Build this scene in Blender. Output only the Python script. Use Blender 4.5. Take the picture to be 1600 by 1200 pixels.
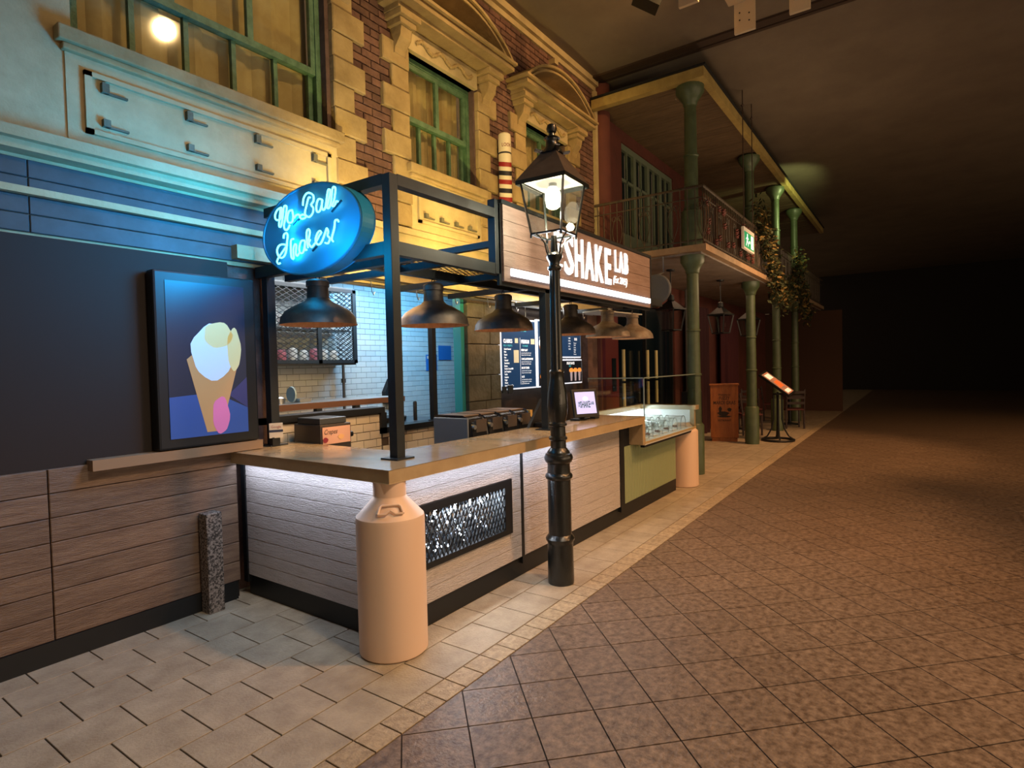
import bpy, math, random
from mathutils import Vector, Matrix
random.seed(7)
PI = math.pi
D = bpy.data
C = bpy.context.scene.collection
for o in list(D.objects): D.objects.remove(o)

# ------------------------------------------------------------------ camera
FPX = 910.388
def _n(v): return v.normalized()
d1 = _n(Vector((634., 42., -FPX))); d2 = _n(Vector((-1307., -4., -FPX)))
d2 = _n(d2 - d1 * d1.dot(d2)); d3 = d1.cross(d2)
R3 = Matrix((d1, d2, d3))
CAM = Vector((0, 0, 1.65))
cd = D.cameras.new('camera'); cam = D.objects.new('camera', cd); C.objects.link(cam)
cd.sensor_width = 36; cd.sensor_fit = 'HORIZONTAL'; cd.lens = FPX / 1600 * 36
cd.clip_start = .05; cd.clip_end = 200
cam.matrix_world = Matrix.Translation(CAM) @ R3.to_4x4()
bpy.context.scene.camera = cam
def pr(p):
    q = R3.transposed() @ (Vector(p) - CAM)
    if q.z > -.05: return None
    return 800 + FPX * q.x / -q.z, 600 - FPX * q.y / -q.z
def infrm(p, m=40):
    q = pr(p)
    return q is not None and -m < q[0] < 1600 + m and -m < q[1] < 1200 + m

# ------------------------------------------------------------------ world, view
sc = bpy.context.scene
sc.view_settings.view_transform = 'Standard'; sc.view_settings.look = 'None'
sc.view_settings.gamma = 1; sc.view_settings.use_curve_mapping = False
sc.view_settings.exposure = 0.12
w = D.worlds.new('world'); sc.world = w; w.use_nodes = True
bg = w.node_tree.nodes['Background']
bg.inputs[0].default_value = (1.0, .62, .34, 1); bg.inputs[1].default_value = .12

# ------------------------------------------------------------------ lights
def lamp(kind, name, loc, col, power, target=None, size=.1, sy=None, cone=60, blend=.6, spread=None):
    l = D.lights.new(name, kind); l.color = col; l.energy = power
    o = D.objects.new(name, l); C.objects.link(o); o.location = loc
    if kind == 'AREA':
        l.size = size
        if sy: l.shape = 'RECTANGLE'; l.size_y = sy
        if spread: l.spread = math.radians(spread)
    else: l.shadow_soft_size = size
    if kind == 'SPOT': l.spot_size = math.radians(cone); l.spot_blend = blend
    if target is not None:
        o.rotation_euler = (Vector(target) - Vector(loc)).to_track_quat('-Z', 'Y').to_euler()
    return o
ORG = (1, .49, .20); WRM = (1, .66, .3); YEL = (1, .72, .22); WHT = (1, .95, .88); CLD = (.72, .8, 1)
# ceiling downlights over the street
lamp('SPOT', 'street_downlight', (4.6, -1.2, 6.0), ORG, 700, (4.2, 2.2, .4), .12, cone=75)
lamp('SPOT', 'street_downlight', (8.4, -.6, 6.0), ORG, 720, (7.0, 2.4, .3), .05, cone=62)
lamp('SPOT', 'street_downlight', (1.6, -1.6, 6.0), (1, .80, .58), 540, (1.8, 2.2, 0), .25, cone=75)
lamp('SPOT', 'street_downlight', (11.5, .2, 6.0), ORG, 800, (11.8, 2.4, 0), .15, cone=70)
lamp('SPOT', 'street_downlight', (5.5, -3.4, 6.0), ORG, 560, (6.0, -.5, 0), .3, cone=95)
lamp('SPOT', 'street_downlight', (12.0, -3.0, 6.0), ORG, 650, (14.0, -1, 0), .3, cone=95)
lamp('SPOT', 'street_downlight', (14.5, 1.2, 5.0), (.85, 1, .4), 150, (15.5, 2.6, 5.2), .1, cone=90)
# unseen warm area lamps, added to lift the ceiling and the ambient level
lamp('AREA', 'ambient_fill', (8, -10, 2.6), (1, .70, .42), 300, (8, 4, 3.6), 16, 3.5)
lamp('AREA', 'ambient_fill', (1, -7, 2.0), (1, .70, .45), 95, (4, 1, 6.1), 5, 2.5)
# lights on the brick front
lamp('SPOT', 'wall_washer', (6.2, 1.2, 5.9), (1, .56, .2), 270, (6.4, 4.25, 4.9), .1, cone=95)
lamp('SPOT', 'wall_washer', (3.6, 1.2, 5.9), (1, .66, .28), 185, (3.9, 4.25, 4.7), .1, cone=88)
# floodlights standing on the kiosk shelf (their own light)
for x, pw in ((3.22, 120), (4.62, 85), (6.15, 60)):
    lamp('SPOT', 'floodlight_beam', (x, 3.40, 2.64), YEL, pw, (x + .55, 4.25, 3.25), .03, cone=128, blend=.9)
# kitchen
lamp('AREA', 'kitchen_light', (4.3, 5.2, 2.75), (.9, .95, 1), 40, (4.3, 5.3, 0), 1.6, .5)
lamp('AREA', 'kitchen_blue_light', (5.6, 5.0, 2.7), (.15, .55, 1), 26, (5.8, 5.9, 1.8), .8, .3)
lamp('AREA', 'menu_light', (6.6, 3.9, 2.5), (.95, .97, 1), 10, (6.6, 4.3, 1.7), 1.6, .1)
lamp('SPOT', 'service_light', (3.3, 3.3, 2.3), (1, .58, .25), 80, (3.5, 4.3, .9), .15, cone=100)
lamp('AREA', 'balcony_fill', (13, 3.3, 3.1), (1, .6, .35), 14, (13, 3.3, 0), 6, .5)  # fill lamps added to brighten under and before the balcony, no fixtures there
lamp('AREA', 'balcony_fill', (10.5, 1.2, 2.9), (1, .68, .4), 30, (11, 3.2, 4.6), 3, .5)
# neon and sign light
lamp('AREA', 'neon_fill', (2.42, 3.38, 2.62), (.0, .42, 1), 60, (1.4, 3.9, 2.7), .8, .45)
lamp('POINT', 'neon_fill', (2.30, 3.0, 2.4), (.0, .45, 1), 16, None, .2)
lamp('POINT', 'neon_fill', (2.72, 3.75, 2.72), (.0, .42, 1), 22, None, .12)  # added behind the sign to imitate its blue bloom, no source there
lamp('AREA', 'sign_glow', (5.2, 2.58, 2.42), (.8, .88, 1), 16, (5.2, 1.5, 2.1), 2.9, .06)
# counter LED strips under the worktop
def down(name, loc, sx, sy, col, pw, rx=0, ry=0):
    o = lamp('AREA', name, loc, col, pw, None, sx, sy); o.rotation_euler = (rx, ry, 0)
down('counter_led', (3.55, 2.47, .99), 2.1, .02, CLD, 4.2, rx=.25)
down('counter_led', (2.305, 3.35, .99), .02, 1.45, CLD, 3.2, ry=-.25)
down('case_led', (6.9, 3.12, 1.04), 1.5, .03, (.8, .93, 1), 16, rx=-.5)
down('niche_light', (3.1, 2.66, .775), .9, .05, (.85, .92, 1), 16)
# street lamp bulb
lamp('POINT', 'lamp_bulb_light', (3.80, 2.235, 2.78), (1, .86, .6), 30, None, .03)

# ------------------------------------------------------------------ materials
def lin(h):
    r = []
    for i in (0, 2, 4):
        c = int(h[i:i+2], 16) / 255
        r.append(c / 12.92 if c <= .04045 else ((c + .055) / 1.055) ** 2.4)
    return (*r, 1)
MATS = {}
def M(name, c, r=.5, m=0, c2=None, ns=4, bump=0, bs=30, emit=None, es=0, rnd=0, st=(1, 1, 1), world=False, coat=0, spec=.5, lo=.35, hi=.65):
    if name in MATS: return MATS[name]
    mt = D.materials.new(name); mt.use_nodes = True; nt = mt.node_tree; N = nt.nodes; L = nt.links
    b = N['Principled BSDF']; MATS[name] = mt
    b.inputs['Base Color'].default_value = lin(c); b.inputs['Roughness'].default_value = r
    b.inputs['Metallic'].default_value = m; b.inputs['Specular IOR Level'].default_value = spec
    if coat: b.inputs['Coat Weight'].default_value = coat
    if c2 or bump:
        if world: co = N.new('ShaderNodeNewGeometry').outputs['Position']
        else: co = N.new('ShaderNodeTexCoord').outputs['Object']
        mp = N.new('ShaderNodeMapping'); mp.inputs['Scale'].default_value = st; L.new(co, mp.inputs[0])
    src = None
    if c2:
        n = N.new('ShaderNodeTexNoise'); n.inputs['Scale'].default_value = ns; n.inputs['Detail'].default_value = 7
        n.inputs['Roughness'].default_value = .65; L.new(mp.outputs[0], n.inputs['Vector'])
        rp = N.new('ShaderNodeValToRGB'); rp.color_ramp.elements[0].position = lo; rp.color_ramp.elements[1].position = hi
        rp.color_ramp.elements[0].color = lin(c); rp.color_ramp.elements[1].color = lin(c2)
        L.new(n.outputs['Fac'], rp.inputs[0]); src = rp.outputs[0]
    if rnd:
        oi = N.new('ShaderNodeObjectInfo'); ge = N.new('ShaderNodeNewGeometry')
        a = N.new('ShaderNodeMath'); a.operation = 'ADD'; L.new(oi.outputs['Random'], a.inputs[0]); L.new(ge.outputs['Random Per Island'], a.inputs[1])
        f = N.new('ShaderNodeMath'); f.operation = 'FRACT'; L.new(a.outputs[0], f.inputs[0])
        mr = N.new('ShaderNodeMapRange'); mr.inputs['To Min'].default_value = 1 - rnd; mr.inputs['To Max'].default_value = 1 + rnd * .6
        L.new(f.outputs[0], mr.inputs['Value'])
        hs = N.new('ShaderNodeHueSaturation'); L.new(mr.outputs[0], hs.inputs['Value'])
        if src: L.new(src, hs.inputs['Color'])
        else: hs.inputs['Color'].default_value = lin(c)
        src = hs.outputs[0]
    if src: L.new(src, b.inputs['Base Color'])
    if bump:
        n2 = N.new('ShaderNodeTexNoise'); n2.inputs['Scale'].default_value = bs; n2.inputs['Detail'].default_value = 5
        L.new(mp.outputs[0], n2.inputs['Vector'])
        bp = N.new('ShaderNodeBump'); bp.inputs['Strength'].default_value = bump; bp.inputs['Distance'].default_value = .02
        L.new(n2.outputs['Fac'], bp.inputs['Height']); L.new(bp.outputs[0], b.inputs['Normal'])
    if emit:
        b.inputs['Emission Color'].default_value = lin(emit); b.inputs['Emission Strength'].default_value = es
    return mt
def glassmat(name, tint='ffffff', refl=.12, rough=.0):
    mt = D.materials.new(name); mt.use_nodes = True; nt = mt.node_tree; N = nt.nodes; L = nt.links
    N.clear(); out = N.new('ShaderNodeOutputMaterial'); t = N.new('ShaderNodeBsdfTransparent'); t.inputs[0].default_value = lin(tint)
    g = N.new('ShaderNodeBsdfGlossy'); g.inputs['Roughness'].default_value = rough
    lw = N.new('ShaderNodeLayerWeight'); lw.inputs[0].default_value = .25
    mr = N.new('ShaderNodeMapRange'); mr.inputs['To Min'].default_value = refl * .4; mr.inputs['To Max'].default_value = min(1, refl * 4)
    L.new(lw.outputs['Facing'], mr.inputs[0]); mx = N.new('ShaderNodeMixShader')
    L.new(mr.outputs[0], mx.inputs[0]); L.new(t.outputs[0], mx.inputs[1]); L.new(g.outputs[0], mx.inputs[2]); L.new(mx.outputs[0], out.inputs[0])
    MATS[name] = mt; return mt
glass = glassmat('clear_glass', 'f4faf8', .12)
plasticc = glassmat('clear_plastic', 'f6f6f4', .14, .1)
wglass = glassmat('window_glass', 'f4f2ea', .12, .05)
brick_m = M('brick', '745448', .85, c2='593e36', ns=9, bump=.5, bs=60, rnd=.34, world=True)
mortar = M('mortar', '4a3630', .95, c2='66504a', ns=5, bump=.4, bs=40, world=True)
stone = M('stone', 'ab9468', .85, c2='8e7850', ns=3.5, bump=.35, bs=30, rnd=.1, world=True)
stone2 = M('smooth_stone', 'b8a67e', .8, c2='a0906a', ns=2.5, bump=.2, bs=40, world=True)
stone3 = M('grey_stone', '6e6a58', .9, c2='55523f', ns=5, bump=.5, bs=25, rnd=.12, world=True)
greenp = M('green_paint', '527459', .5, c2='38573f', ns=14, bump=.3, bs=60, world=True)
curtain_m = M('curtain', 'e0d2a8', .9, c2='c4b084', ns=3)
blackm = M('black_metal', '14171a', .45, spec=.4)
frame_m = M('kiosk_metal', '1b2328', .5, c2='141a1e', ns=8)
iron = M('cast_iron', '0f1415', .28, c2='171c1b', ns=30, bump=.12, bs=90, coat=.3)
tile_floor = M('pale_tile', 'b0a692', .42, c2='968b78', ns=6, bump=.25, bs=70, rnd=.08, world=True, spec=.4)
tile_border = M('border_tile_stone', 'b9a88a', .5, c2='8f8068', ns=26, bump=.35, bs=90, rnd=.1, world=True)
tile_dark = M('dark_tile', '544538', .36, c2='8a7866', ns=24, bump=.25, bs=60, rnd=.08, world=True, spec=.45, lo=.36, hi=.68)
grout = M('grout', '3a302a', .9)
worktop = M('worktop_stone', 'a28e6e', .2, c2='b29e7c', ns=5, spec=.5, world=True, coat=.15)
plankw = M('white_plank', 'cdc5c0', .55, c2='c0b8b2', ns=6, bump=1.0, bs=30, st=(1, 1, 7), world=True, rnd=.03)
canm = M('cream_paint', 'dcbfa6', .45)
woodw = M('brown_plank', '7a6656', .6, c2='5f4c40', ns=5, bump=.4, bs=20, st=(1, 1, 10), world=True, rnd=.15)
greenpanel = M('sage_corrugated', '9aa67e', .5)
whitetile = M('white_tile', 'd5dad6', .15, rnd=.06, spec=.6)
groutw = M('tile_grout', '4c5050', .9)
copper = M('aged_metal', '57504a', .5, m=.5, c2='3d3935', ns=9, bump=.1, bs=30)
copper_in = M('lamp_inner', 'f0c098', .5, c2='dca882', ns=30)  # inner shade colour lightened to carry warm reflected light
copper_old = M('weathered_metal', '8c857a', .6, m=.3, c2='6d5f50', ns=8)
steel = M('steel', 'a8abab', .3, m=.9)
steeld = M('dark_steel', '55585a', .35, m=.7)
red = M('red_wall_paint', '63332a', .8, c2='552c25', ns=3, bump=.15, bs=20, world=True)
maroon = M('maroon_drape', '34121a', .85)
ceil_m = M('ceiling_paint', '766a5a', .9, c2='6a5e50', ns=1.2, bump=.1, bs=8, world=True)
dark = M('dark_void', '0d1014', .8)
darkglass = M('dark_glass', '0a1620', .12, spec=.6)
colgreen = M('green_column', '4e5d42', .42, c2='414e35', ns=6)
board = M('soffit_board', '6d5840', .75, c2='574531', ns=4, bump=.3, bs=20, st=(8, 1, 1), world=True, rnd=.12)
slabm = M('balcony_stone', 'a58a6c', .8, c2='8d7458', ns=4, world=True)
wood = M('oak_wood', 'a5622c', .5, c2='8a4c20', ns=4, bump=.2, bs=20, st=(6, 6, 1))
dwood = M('dark_wood', '2a1812', .5)
whitep = M('white_paint', 'dcd8cf', .5)
cream = M('cream_bar', 'd8c98c', .5)
leafm = M('dry_leaf', '6b6a3a', .8, c2='8a6a3a', ns=8, rnd=.4)
leaf2 = M('dark_leaf', '2f3a24', .8, c2='3f4a2c', ns=8, rnd=.4)
def E(name, c, s): 
    return M(name, c, .5, emit=c, es=s)
e_white = E('light_white', 'f4f8ff', 1.6)
e_sign = E('letter_light', 'ffffff', 1.0)
e_neon = E('neon_light', '7ff4ff', 2.2)
e_bulb = E('bulb_light', 'fff4dc', 3)
e_led = E('led_light', 'd8e2ff', 2)

# ------------------------------------------------------------------ mesh helpers
class MB:
    def __init__(s): s.v = []; s.f = []; s.mi = []; s.sm = []
    def add(s, vs, fs, mi=0, sm=False):
        k = len(s.v); s.v += [tuple(v) for v in vs]; s.f += [tuple(i + k for i in f) for f in fs]
        s.mi += [mi] * len(fs); s.sm += [sm] * len(fs); return s
    def box(s, x0, x1, y0, y1, z0, z1, mi=0):
        v = [(x0,y0,z0),(x1,y0,z0),(x1,y1,z0),(x0,y1,z0),(x0,y0,z1),(x1,y0,z1),(x1,y1,z1),(x0,y1,z1)]
        return s.add(v, [(0,3,2,1),(4,5,6,7),(0,1,5,4),(1,2,6,5),(2,3,7,6),(3,0,4,7)], mi)
    def bar(s, p, q, w, h=None, mi=0, up=(0, 0, 1)):
        p = Vector(p); q = Vector(q); d = (q - p).normalized(); h = h or w; up = Vector(up)
        if abs(d.dot(up)) > .99: up = Vector((1, 0, 0))
        a = d.cross(up).normalized() * w / 2; b = a.cross(d).normalized() * h / 2
        v = [p-a-b, p+a-b, p+a+b, p-a+b, q-a-b, q+a-b, q+a+b, q-a+b]
        return s.add(v, [(0,1,2,3),(7,6,5,4),(0,4,5,1),(1,5,6,2),(2,6,7,3),(3,7,4,0)], mi)
    def lathe(s, prof, c=(0, 0, 0), n=24, mi=0, axis='z', a0=0, a1=2*PI, cap=True, flute=0):
        full = abs(a1 - a0 - 2*PI) < 1e-6; m = n if full else n + 1; vs = []
        for r, z in prof:
            for i in range(m):
                a = a0 + (a1 - a0) * i / n; rr = r * (1 - (flute if i % 2 else 0)); x, y = rr*math.cos(a), rr*math.sin(a)
                p = {'z': (x, y, z), 'x': (z, x, y), 'y': (x, z, y)}[axis]
                vs.append((p[0]+c[0], p[1]+c[1], p[2]+c[2]))
        fs = []
        for j in range(len(prof) - 1):
            for i in range(n if full else m - 1):
                k = (i + 1) % m
                fs.append((j*m+i, j*m+k, (j+1)*m+k, (j+1)*m+i))
        s.add(vs, fs, mi, True)
        if cap and full:
            k = len(s.v) - len(vs)
            for j in (0, len(prof) - 1):
                if prof[j][0] > 1e-4: s.f.append(tuple(k + j*m + i for i in range(m))); s.mi.append(mi); s.sm.append(False)
        return s
    def tube(s, pts, r, n=8, mi=0, closed=False):
        P = [Vector(p) for p in pts]; m = len(P); vs = []; up = None
        for i, p in enumerate(P):
            a = P[i-1] if (i or closed) else p; b = P[(i+1) % m] if (i < m-1 or closed) else p
            d = (b - a)
            d = d.normalized() if d.length > 1e-9 else Vector((0, 0, 1))
            if up is None: up = d.orthogonal().normalized()
            u = (up - d * up.dot(d))
            u = u.normalized() if u.length > 1e-6 else d.orthogonal().normalized()
            up = u; w_ = d.cross(u); rr = r[i] if isinstance(r, (list, tuple)) else r
            vs += [p + u*rr*math.cos(2*PI*k/n) + w_*rr*math.sin(2*PI*k/n) for k in range(n)]
        fs = [(j*n+k, j*n+(k+1) % n, ((j+1) % m)*n+(k+1) % n, ((j+1) % m)*n+k) for j in range(m if closed else m-1) for k in range(n)]
        s.add(vs, fs, mi, True)
        if not closed:
            k0 = len(s.v) - len(vs)
            for j in (0, m-1): s.f.append(tuple(k0 + j*n + i for i in range(n))); s.mi.append(mi); s.sm.append(False)
        return s
    def prism(s, poly, a, b, axis='y', mi=0):
        f = {'y': lambda u, v, t: (u, t, v), 'x': lambda u, v, t: (t, u, v), 'z': lambda u, v, t: (u, v, t)}[axis]
        n = len(poly); vs = [f(u, v, a) for u, v in poly] + [f(u, v, b) for u, v in poly]
        return s.add(vs, [tuple(range(n)), tuple(range(2*n-1, n-1, -1))] + [(i, (i+1) % n, n+(i+1) % n, n+i) for i in range(n)], mi)
    def build(s, name, m, parent=None, rel=True, bevel=0):
        me = D.meshes.new(name); off = Vector((0, 0, 0))
        if parent is not None and rel:
            p = parent
            while p is not None: off += p.location; p = p.parent
        me.from_pydata([tuple(Vector(v) - off) for v in s.v], [], s.f)
        for x in (m if isinstance(m, (list, tuple)) else [m]): me.materials.append(x)
        me.polygons.foreach_set('material_index', s.mi); me.polygons.foreach_set('use_smooth', [True]*len(s.f) if any(s.sm) else s.sm)
        me.update()
        if any(s.sm): me.set_sharp_from_angle(angle=math.radians(38))
        o = D.objects.new(name, me); C.objects.link(o)
        if parent is not None: o.parent = parent
        if bevel:
            b = o.modifiers.new('bevel', 'BEVEL'); b.width = bevel; b.segments = 2; b.limit_method = 'ANGLE'
        return o
def tag(o, label, cat, group=None, kind=None):
    if label: o['label'] = label
    if cat: o['category'] = cat
    if group: o['group'] = group
    if kind: o['kind'] = kind
    return o
def thing(name, label, cat, loc=(0, 0, 0), group=None):
    o = D.objects.new(name, None); C.objects.link(o); o.location = loc; o.empty_display_size = .1
    return tag(o, label, cat, group)
def struct(o): o['kind'] = 'structure'; return o
def dup(o, loc, rz=0, label=None, parent=None):
    c = o.copy(); C.objects.link(c)
    if parent is None:
        c.location = loc; c.rotation_euler = (0, 0, rz)
        if label: c['label'] = label
    else: c.parent = parent
    for ch in [x for x in D.objects if x.parent == o and x != c]: dup(ch, None, 0, None, c)
    return c
def stuff(o): o['kind'] = 'stuff'; return o
_cb = {}
def cbox(dx, dy, dz, ax, c=.004):
    """box centred on origin with its outward face chamfered (ax: '-y', '-x' or 'z')"""
    k = (round(dx, 3), round(dy, 3), round(dz, 3), ax)
    if k in _cb: return _cb[k]
    u, v, t = {'-y': (dx, dz, dy), '-x': (dy, dz, dx), 'z': (dx, dy, dz)}[ax]
    f = {'-y': lambda a, b, d: (a, -d, b), '-x': lambda a, b, d: (-d, -a, b), 'z': lambda a, b, d: (a, b, d)}[ax]
    P = []
    for (i, d) in ((0, -t/2), (0, t/2 - c), (c, t/2)):
        P += [f(-u/2+i, -v/2+i, d), f(u/2-i, -v/2+i, d), f(u/2-i, v/2-i, d), f(-u/2+i, v/2-i, d)]
    F = [(3,2,1,0), (8,9,10,11)] + [(j*4+i, j*4+(i+1) % 4, j*4+4+(i+1) % 4, j*4+4+i) for j in (0, 1) for i in range(4)]
    _cb[k] = (P, F); return _cb[k]
_cm = {}
def pieces(name, boxes, ax, m, parent, limit=290, c=.004):
    """boxes: (cx,cy,cz,dx,dy,dz). the largest in view become separate parts, the rest one part"""
    off = Vector((0, 0, 0)); p = parent
    while p is not None: off += p.location; p = p.parent
    def score(b):
        ce = Vector(b[:3]); 
        if not infrm(ce, 10): return -1
        return 1 / (ce - CAM).length
    bs = sorted(boxes, key=score, reverse=True); vis = [b for b in bs if score(b) > 0][:limit]; rest = bs[len(vis):]
    for b in vis:
        P, F = cbox(b[3], b[4], b[5], ax, c); k = (id(P), m.name)
        if k not in _cm:
            me = D.meshes.new(name); me.from_pydata(P, [], F); me.materials.append(m); _cm[k] = me
        o = D.objects.new(name, _cm[k]); C.objects.link(o); o.parent = parent; o.location = Vector(b[:3]) - off
    if rest:
        mb = MB()
        for b in rest:
            P, F = cbox(b[3], b[4], b[5], ax, c); mb.add([(p_[0]+b[0], p_[1]+b[1], p_[2]+b[2]) for p_ in P], F)
        stuff(mb.build(name, m, parent))
def holes_wall(mb, x0, x1, z0, z1, y0, y1, holes, mi=0, axis='y'):
    xs = sorted({x0, x1, *[h[0] for h in holes], *[h[1] for h in holes]}); zs = sorted({z0, z1, *[h[2] for h in holes], *[h[3] for h in holes]})
    xs = [x for x in xs if x0 <= x <= x1]; zs = [z for z in zs if z0 <= z <= z1]
    for a, b in zip(xs, xs[1:]):
        run = None
        for c, d in zip(zs, zs[1:]):
            inside = any(h[0] < (a+b)/2 < h[1] and h[2] < (c+d)/2 < h[3] for h in holes)
            if not inside:
                if run is None: run = c
            if (inside or d == zs[-1]) and run is not None:
                e = c if inside else d
                if axis == 'y': mb.box(a, b, y0, y1, run, e, mi)
                else: mb.box(y0, y1, a, b, run, e, mi)
                run = None
def expmesh(mb, u0, u1, v0, v1, du, dv, w, t, fn, mi=0):
    """expanded metal: two families of diagonal bars clipped to a rectangle; fn(u,v)->point"""
    W, H = u1-u0, v1-v0
    for sgn in (1, -1):
        n = int(W/du + H/dv) + 2
        for i in range(-n, n + 1):
            # line u = u0 + i*du + sgn*(v-v0)*du/dv
            pts = []
            for v in (v0, v1): pts.append((u0 + i*du + sgn*(v-v0)*du/dv, v))
            (ua, va), (ub, vb) = pts
            def cl(ua, va, ub, vb):
                if ua > ub: ua, va, ub, vb = ub, vb, ua, va
                if ub <= u0 or ua >= u1: return None
                if ua < u0: va += (vb-va)*(u0-ua)/(ub-ua); ua = u0
                if ub > u1: vb = va + (vb-va)*(u1-ua)/(ub-ua); ub = u1
                return ua, va, ub, vb
            c = cl(ua, va, ub, vb)
            if c and abs(c[2]-c[0]) > .003: mb.bar(fn(c[0], c[1]), fn(c[2], c[3]), w, t, mi, up=Vector(fn(1, 0)).cross(Vector(fn(0, 1))) if 0 else (0.01, .02, 1))
def text(s, size, m, parent, fn, name='lettering', sx=1, off=0, ext=0, align='CENTER', shear=0, fit=None):
    """flat lettering; fn(x, y) -> world point (x right, y up on the surface)"""
    cu = D.curves.new(name, 'FONT'); cu.body = s; cu.size = size; cu.align_x = align; cu.offset = off; cu.resolution_u = 2; cu.shear = shear
    o = D.objects.new(name, cu); C.objects.link(o); dg = bpy.context.evaluated_depsgraph_get(); dg.update()
    me = D.meshes.new_from_object(o.evaluated_get(dg)); D.objects.remove(o); D.curves.remove(cu)
    mb = MB(); V = [v.co for v in me.vertices]
    sy = 1
    if fit:
        xs_ = [v.x for v in V]; ys_ = [v.y for v in V]; ox, oy = min(xs_), min(ys_)
        sx = fit[0]/(max(xs_)-ox); sy = fit[1]/(max(ys_)-oy)
        for v in V: v.x -= ox; v.y -= oy
    base = [fn(v.x*sx, v.y*sy) for v in V]
    if ext:
        nrm = (Vector(fn(1, 0))-Vector(fn(0, 0))).cross(Vector(fn(0, 1))-Vector(fn(0, 0))).normalized()*ext
        fr = [Vector(b)+nrm for b in base]; F = [tuple(p.vertices) for p in me.polygons]; n = len(V)
        from collections import Counter
        ed = Counter()
        for f in F:
            for a, b in zip(f, f[1:]+f[:1]): ed[(a, b)] += 1
        sd = [(a, b, b+n, a+n) for (a, b) in ed if (b, a) not in ed]
        mb.add(base+fr, [tuple(i+n for i in f) for f in F]+sd)
    else: mb.add(base, [tuple(p.vertices) for p in me.polygons])
    D.meshes.remove(me)
    return mb.build(name, m, parent)
def smooth(pts, k=4):
    out = []
    n = len(pts)
    for i in range(n-1):
        p0 = pts[max(i-1, 0)]; p1 = pts[i]; p2 = pts[i+1]; p3 = pts[min(i+2, n-1)]
        for j in range(k):
            t = j/k
            out.append(tuple(.5*((2*b)+(-a+c)*t+(2*a-5*b+4*c-d)*t*t+(-a+3*b-3*c+d)*t**3) for a, b, c, d in zip(p0, p1, p2, p3)))
    out.append(pts[-1]); return out

# ================================================================== FLOOR
fl = struct(MB().box(-6, 40, -12, 7.2, -.12, -.006).build('floor', grout))
g = .0035; st = .1525*2
bs = []
rows = [2.07 + st*i for i in range(8)]
for i, y in enumerate(rows):
    x = -.78 + (0 if i % 2 == 0 else st/2)
    x = 1.667 - st*12 + (0 if i % 2 == 0 else st/2)
    while x < 17.5:
        if not (7.98 < x + st/2 < 8.06): bs.append((x+st/2, y+st/2, -.003, st-2*g, st-2*g, .008))
        x += st
pieces('stone_tile', bs, 'z', tile_floor, fl, c=.0015)
bs = []; x = 1.667 - .1525*24
while x < 17.5: bs.append((x+.07625, 1.9955, -.003, .1525-2*g, .148-2*g+.0, .008)); x += .1525
pieces('border_tile', bs, 'z', tile_border, fl, 180, c=.0015)
# dark diagonal tiles, cut by the border line
hs = .2125; YB = 1.9185; full = None; cand = []
def clip(poly, yb):
    out = []
    for a, b in zip(poly, poly[1:]+poly[:1]):
        ia, ib = a[1] <= yb, b[1] <= yb
        if ia: out.append(a)
        if ia != ib: t = (yb-a[1])/(b[1]-a[1]); out.append((a[0]+t*(b[0]-a[0]), yb))
    return out
for a in range(-45, 70):
    for b in range(-70, 45):
        cx = 2.236 + hs*(a-b); cy = 1.914 - hs*(a+b) - hs
        if not (-1.5 < cx < 15 and -6 < cy < YB + hs): continue
        q = hs - g*1.4
        poly = clip([(cx-q, cy), (cx, cy-q), (cx+q, cy), (cx, cy+q)], YB - g)
        if len(poly) < 3: continue
        ar = abs(sum(p[0]*r[1]-r[0]*p[1] for p, r in zip(poly, poly[1:]+poly[:1])))/2
        if ar < .002: continue
        cand.append((cx, cy, poly, len(poly) == 4 and cy + q < YB - g))
vis = [c for c in cand if infrm((c[0], min(c[1], YB-.05), 0), 5)]
vis.sort(key=lambda c: c[0]**2 + c[1]**2); top = vis[:295]; ids = {(round(c[0], 3), round(c[1], 3)) for c in top}
me0 = None
for cx, cy, poly, fu in top:
    if fu and me0: o = D.objects.new('slate_tile', me0); C.objects.link(o); o.parent = fl; o.location = (cx, cy, 0)
    else:
        o = MB().prism([(p[0]-cx, p[1]-cy) for p in poly], -.006, .001, 'z').build('slate_tile', tile_dark, fl); o.location = (cx, cy, 0)
        if fu: me0 = o.data
mb = MB()
for cx, cy, poly, fu in cand:
    if (round(cx, 3), round(cy, 3)) not in ids: mb.prism(poly, -.006, .001, 'z')
stuff(mb.build('slate_tile', tile_dark, fl))
struct(MB().box(15, 40, -12, YB, -.006, .0).build('floor', tile_dark))
struct(MB().box(17.5, 40, YB, 7.2, -.006, .0).build('floor', tile_floor))

# ================================================================== BRICK FRONT
YW = 4.25; ZC = 6.15; XE = 8.53
wins = [(1.45, 3.36, 3.74, 5.35), (4.36, 5.44, 3.72, 4.88), (6.5, 7.58, 3.72, 4.88)]
wl = MB(); holes_wall(wl, -2.2, XE, 0, ZC, YW, YW+.1, [(2.7, 5.13, 0, 2.52), (5.78, 8.2, 0, 2.5)] + wins)
wall = struct(wl.build('wall_left', mortar))
solid = [(w_[0]-.02, w_[1]+.02, 3.05, w_[3]+.25) for w_ in wins[1:]] + [(-2.2, 3.40, 0, 6.2), (-2.2, XE, 0, 3.06)]
bricks = []; z = 3.085; r = 0
while z < 6.05:
    x = 3.2 + (0 if r % 2 else .1125)
    while x < XE - .1:
        cx, cz = x+.1075, z+.0325
        if not any(a < cx+.1 and cx-.1 < b and c < cz < d for a, b, c, d in solid): bricks.append((cx, YW-.006, cz, .215, .03, .065))
        x += .225
    z += .075; r += 1
pieces('brick', bricks, '-y', brick_m, wall, 298, c=.006)
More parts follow.
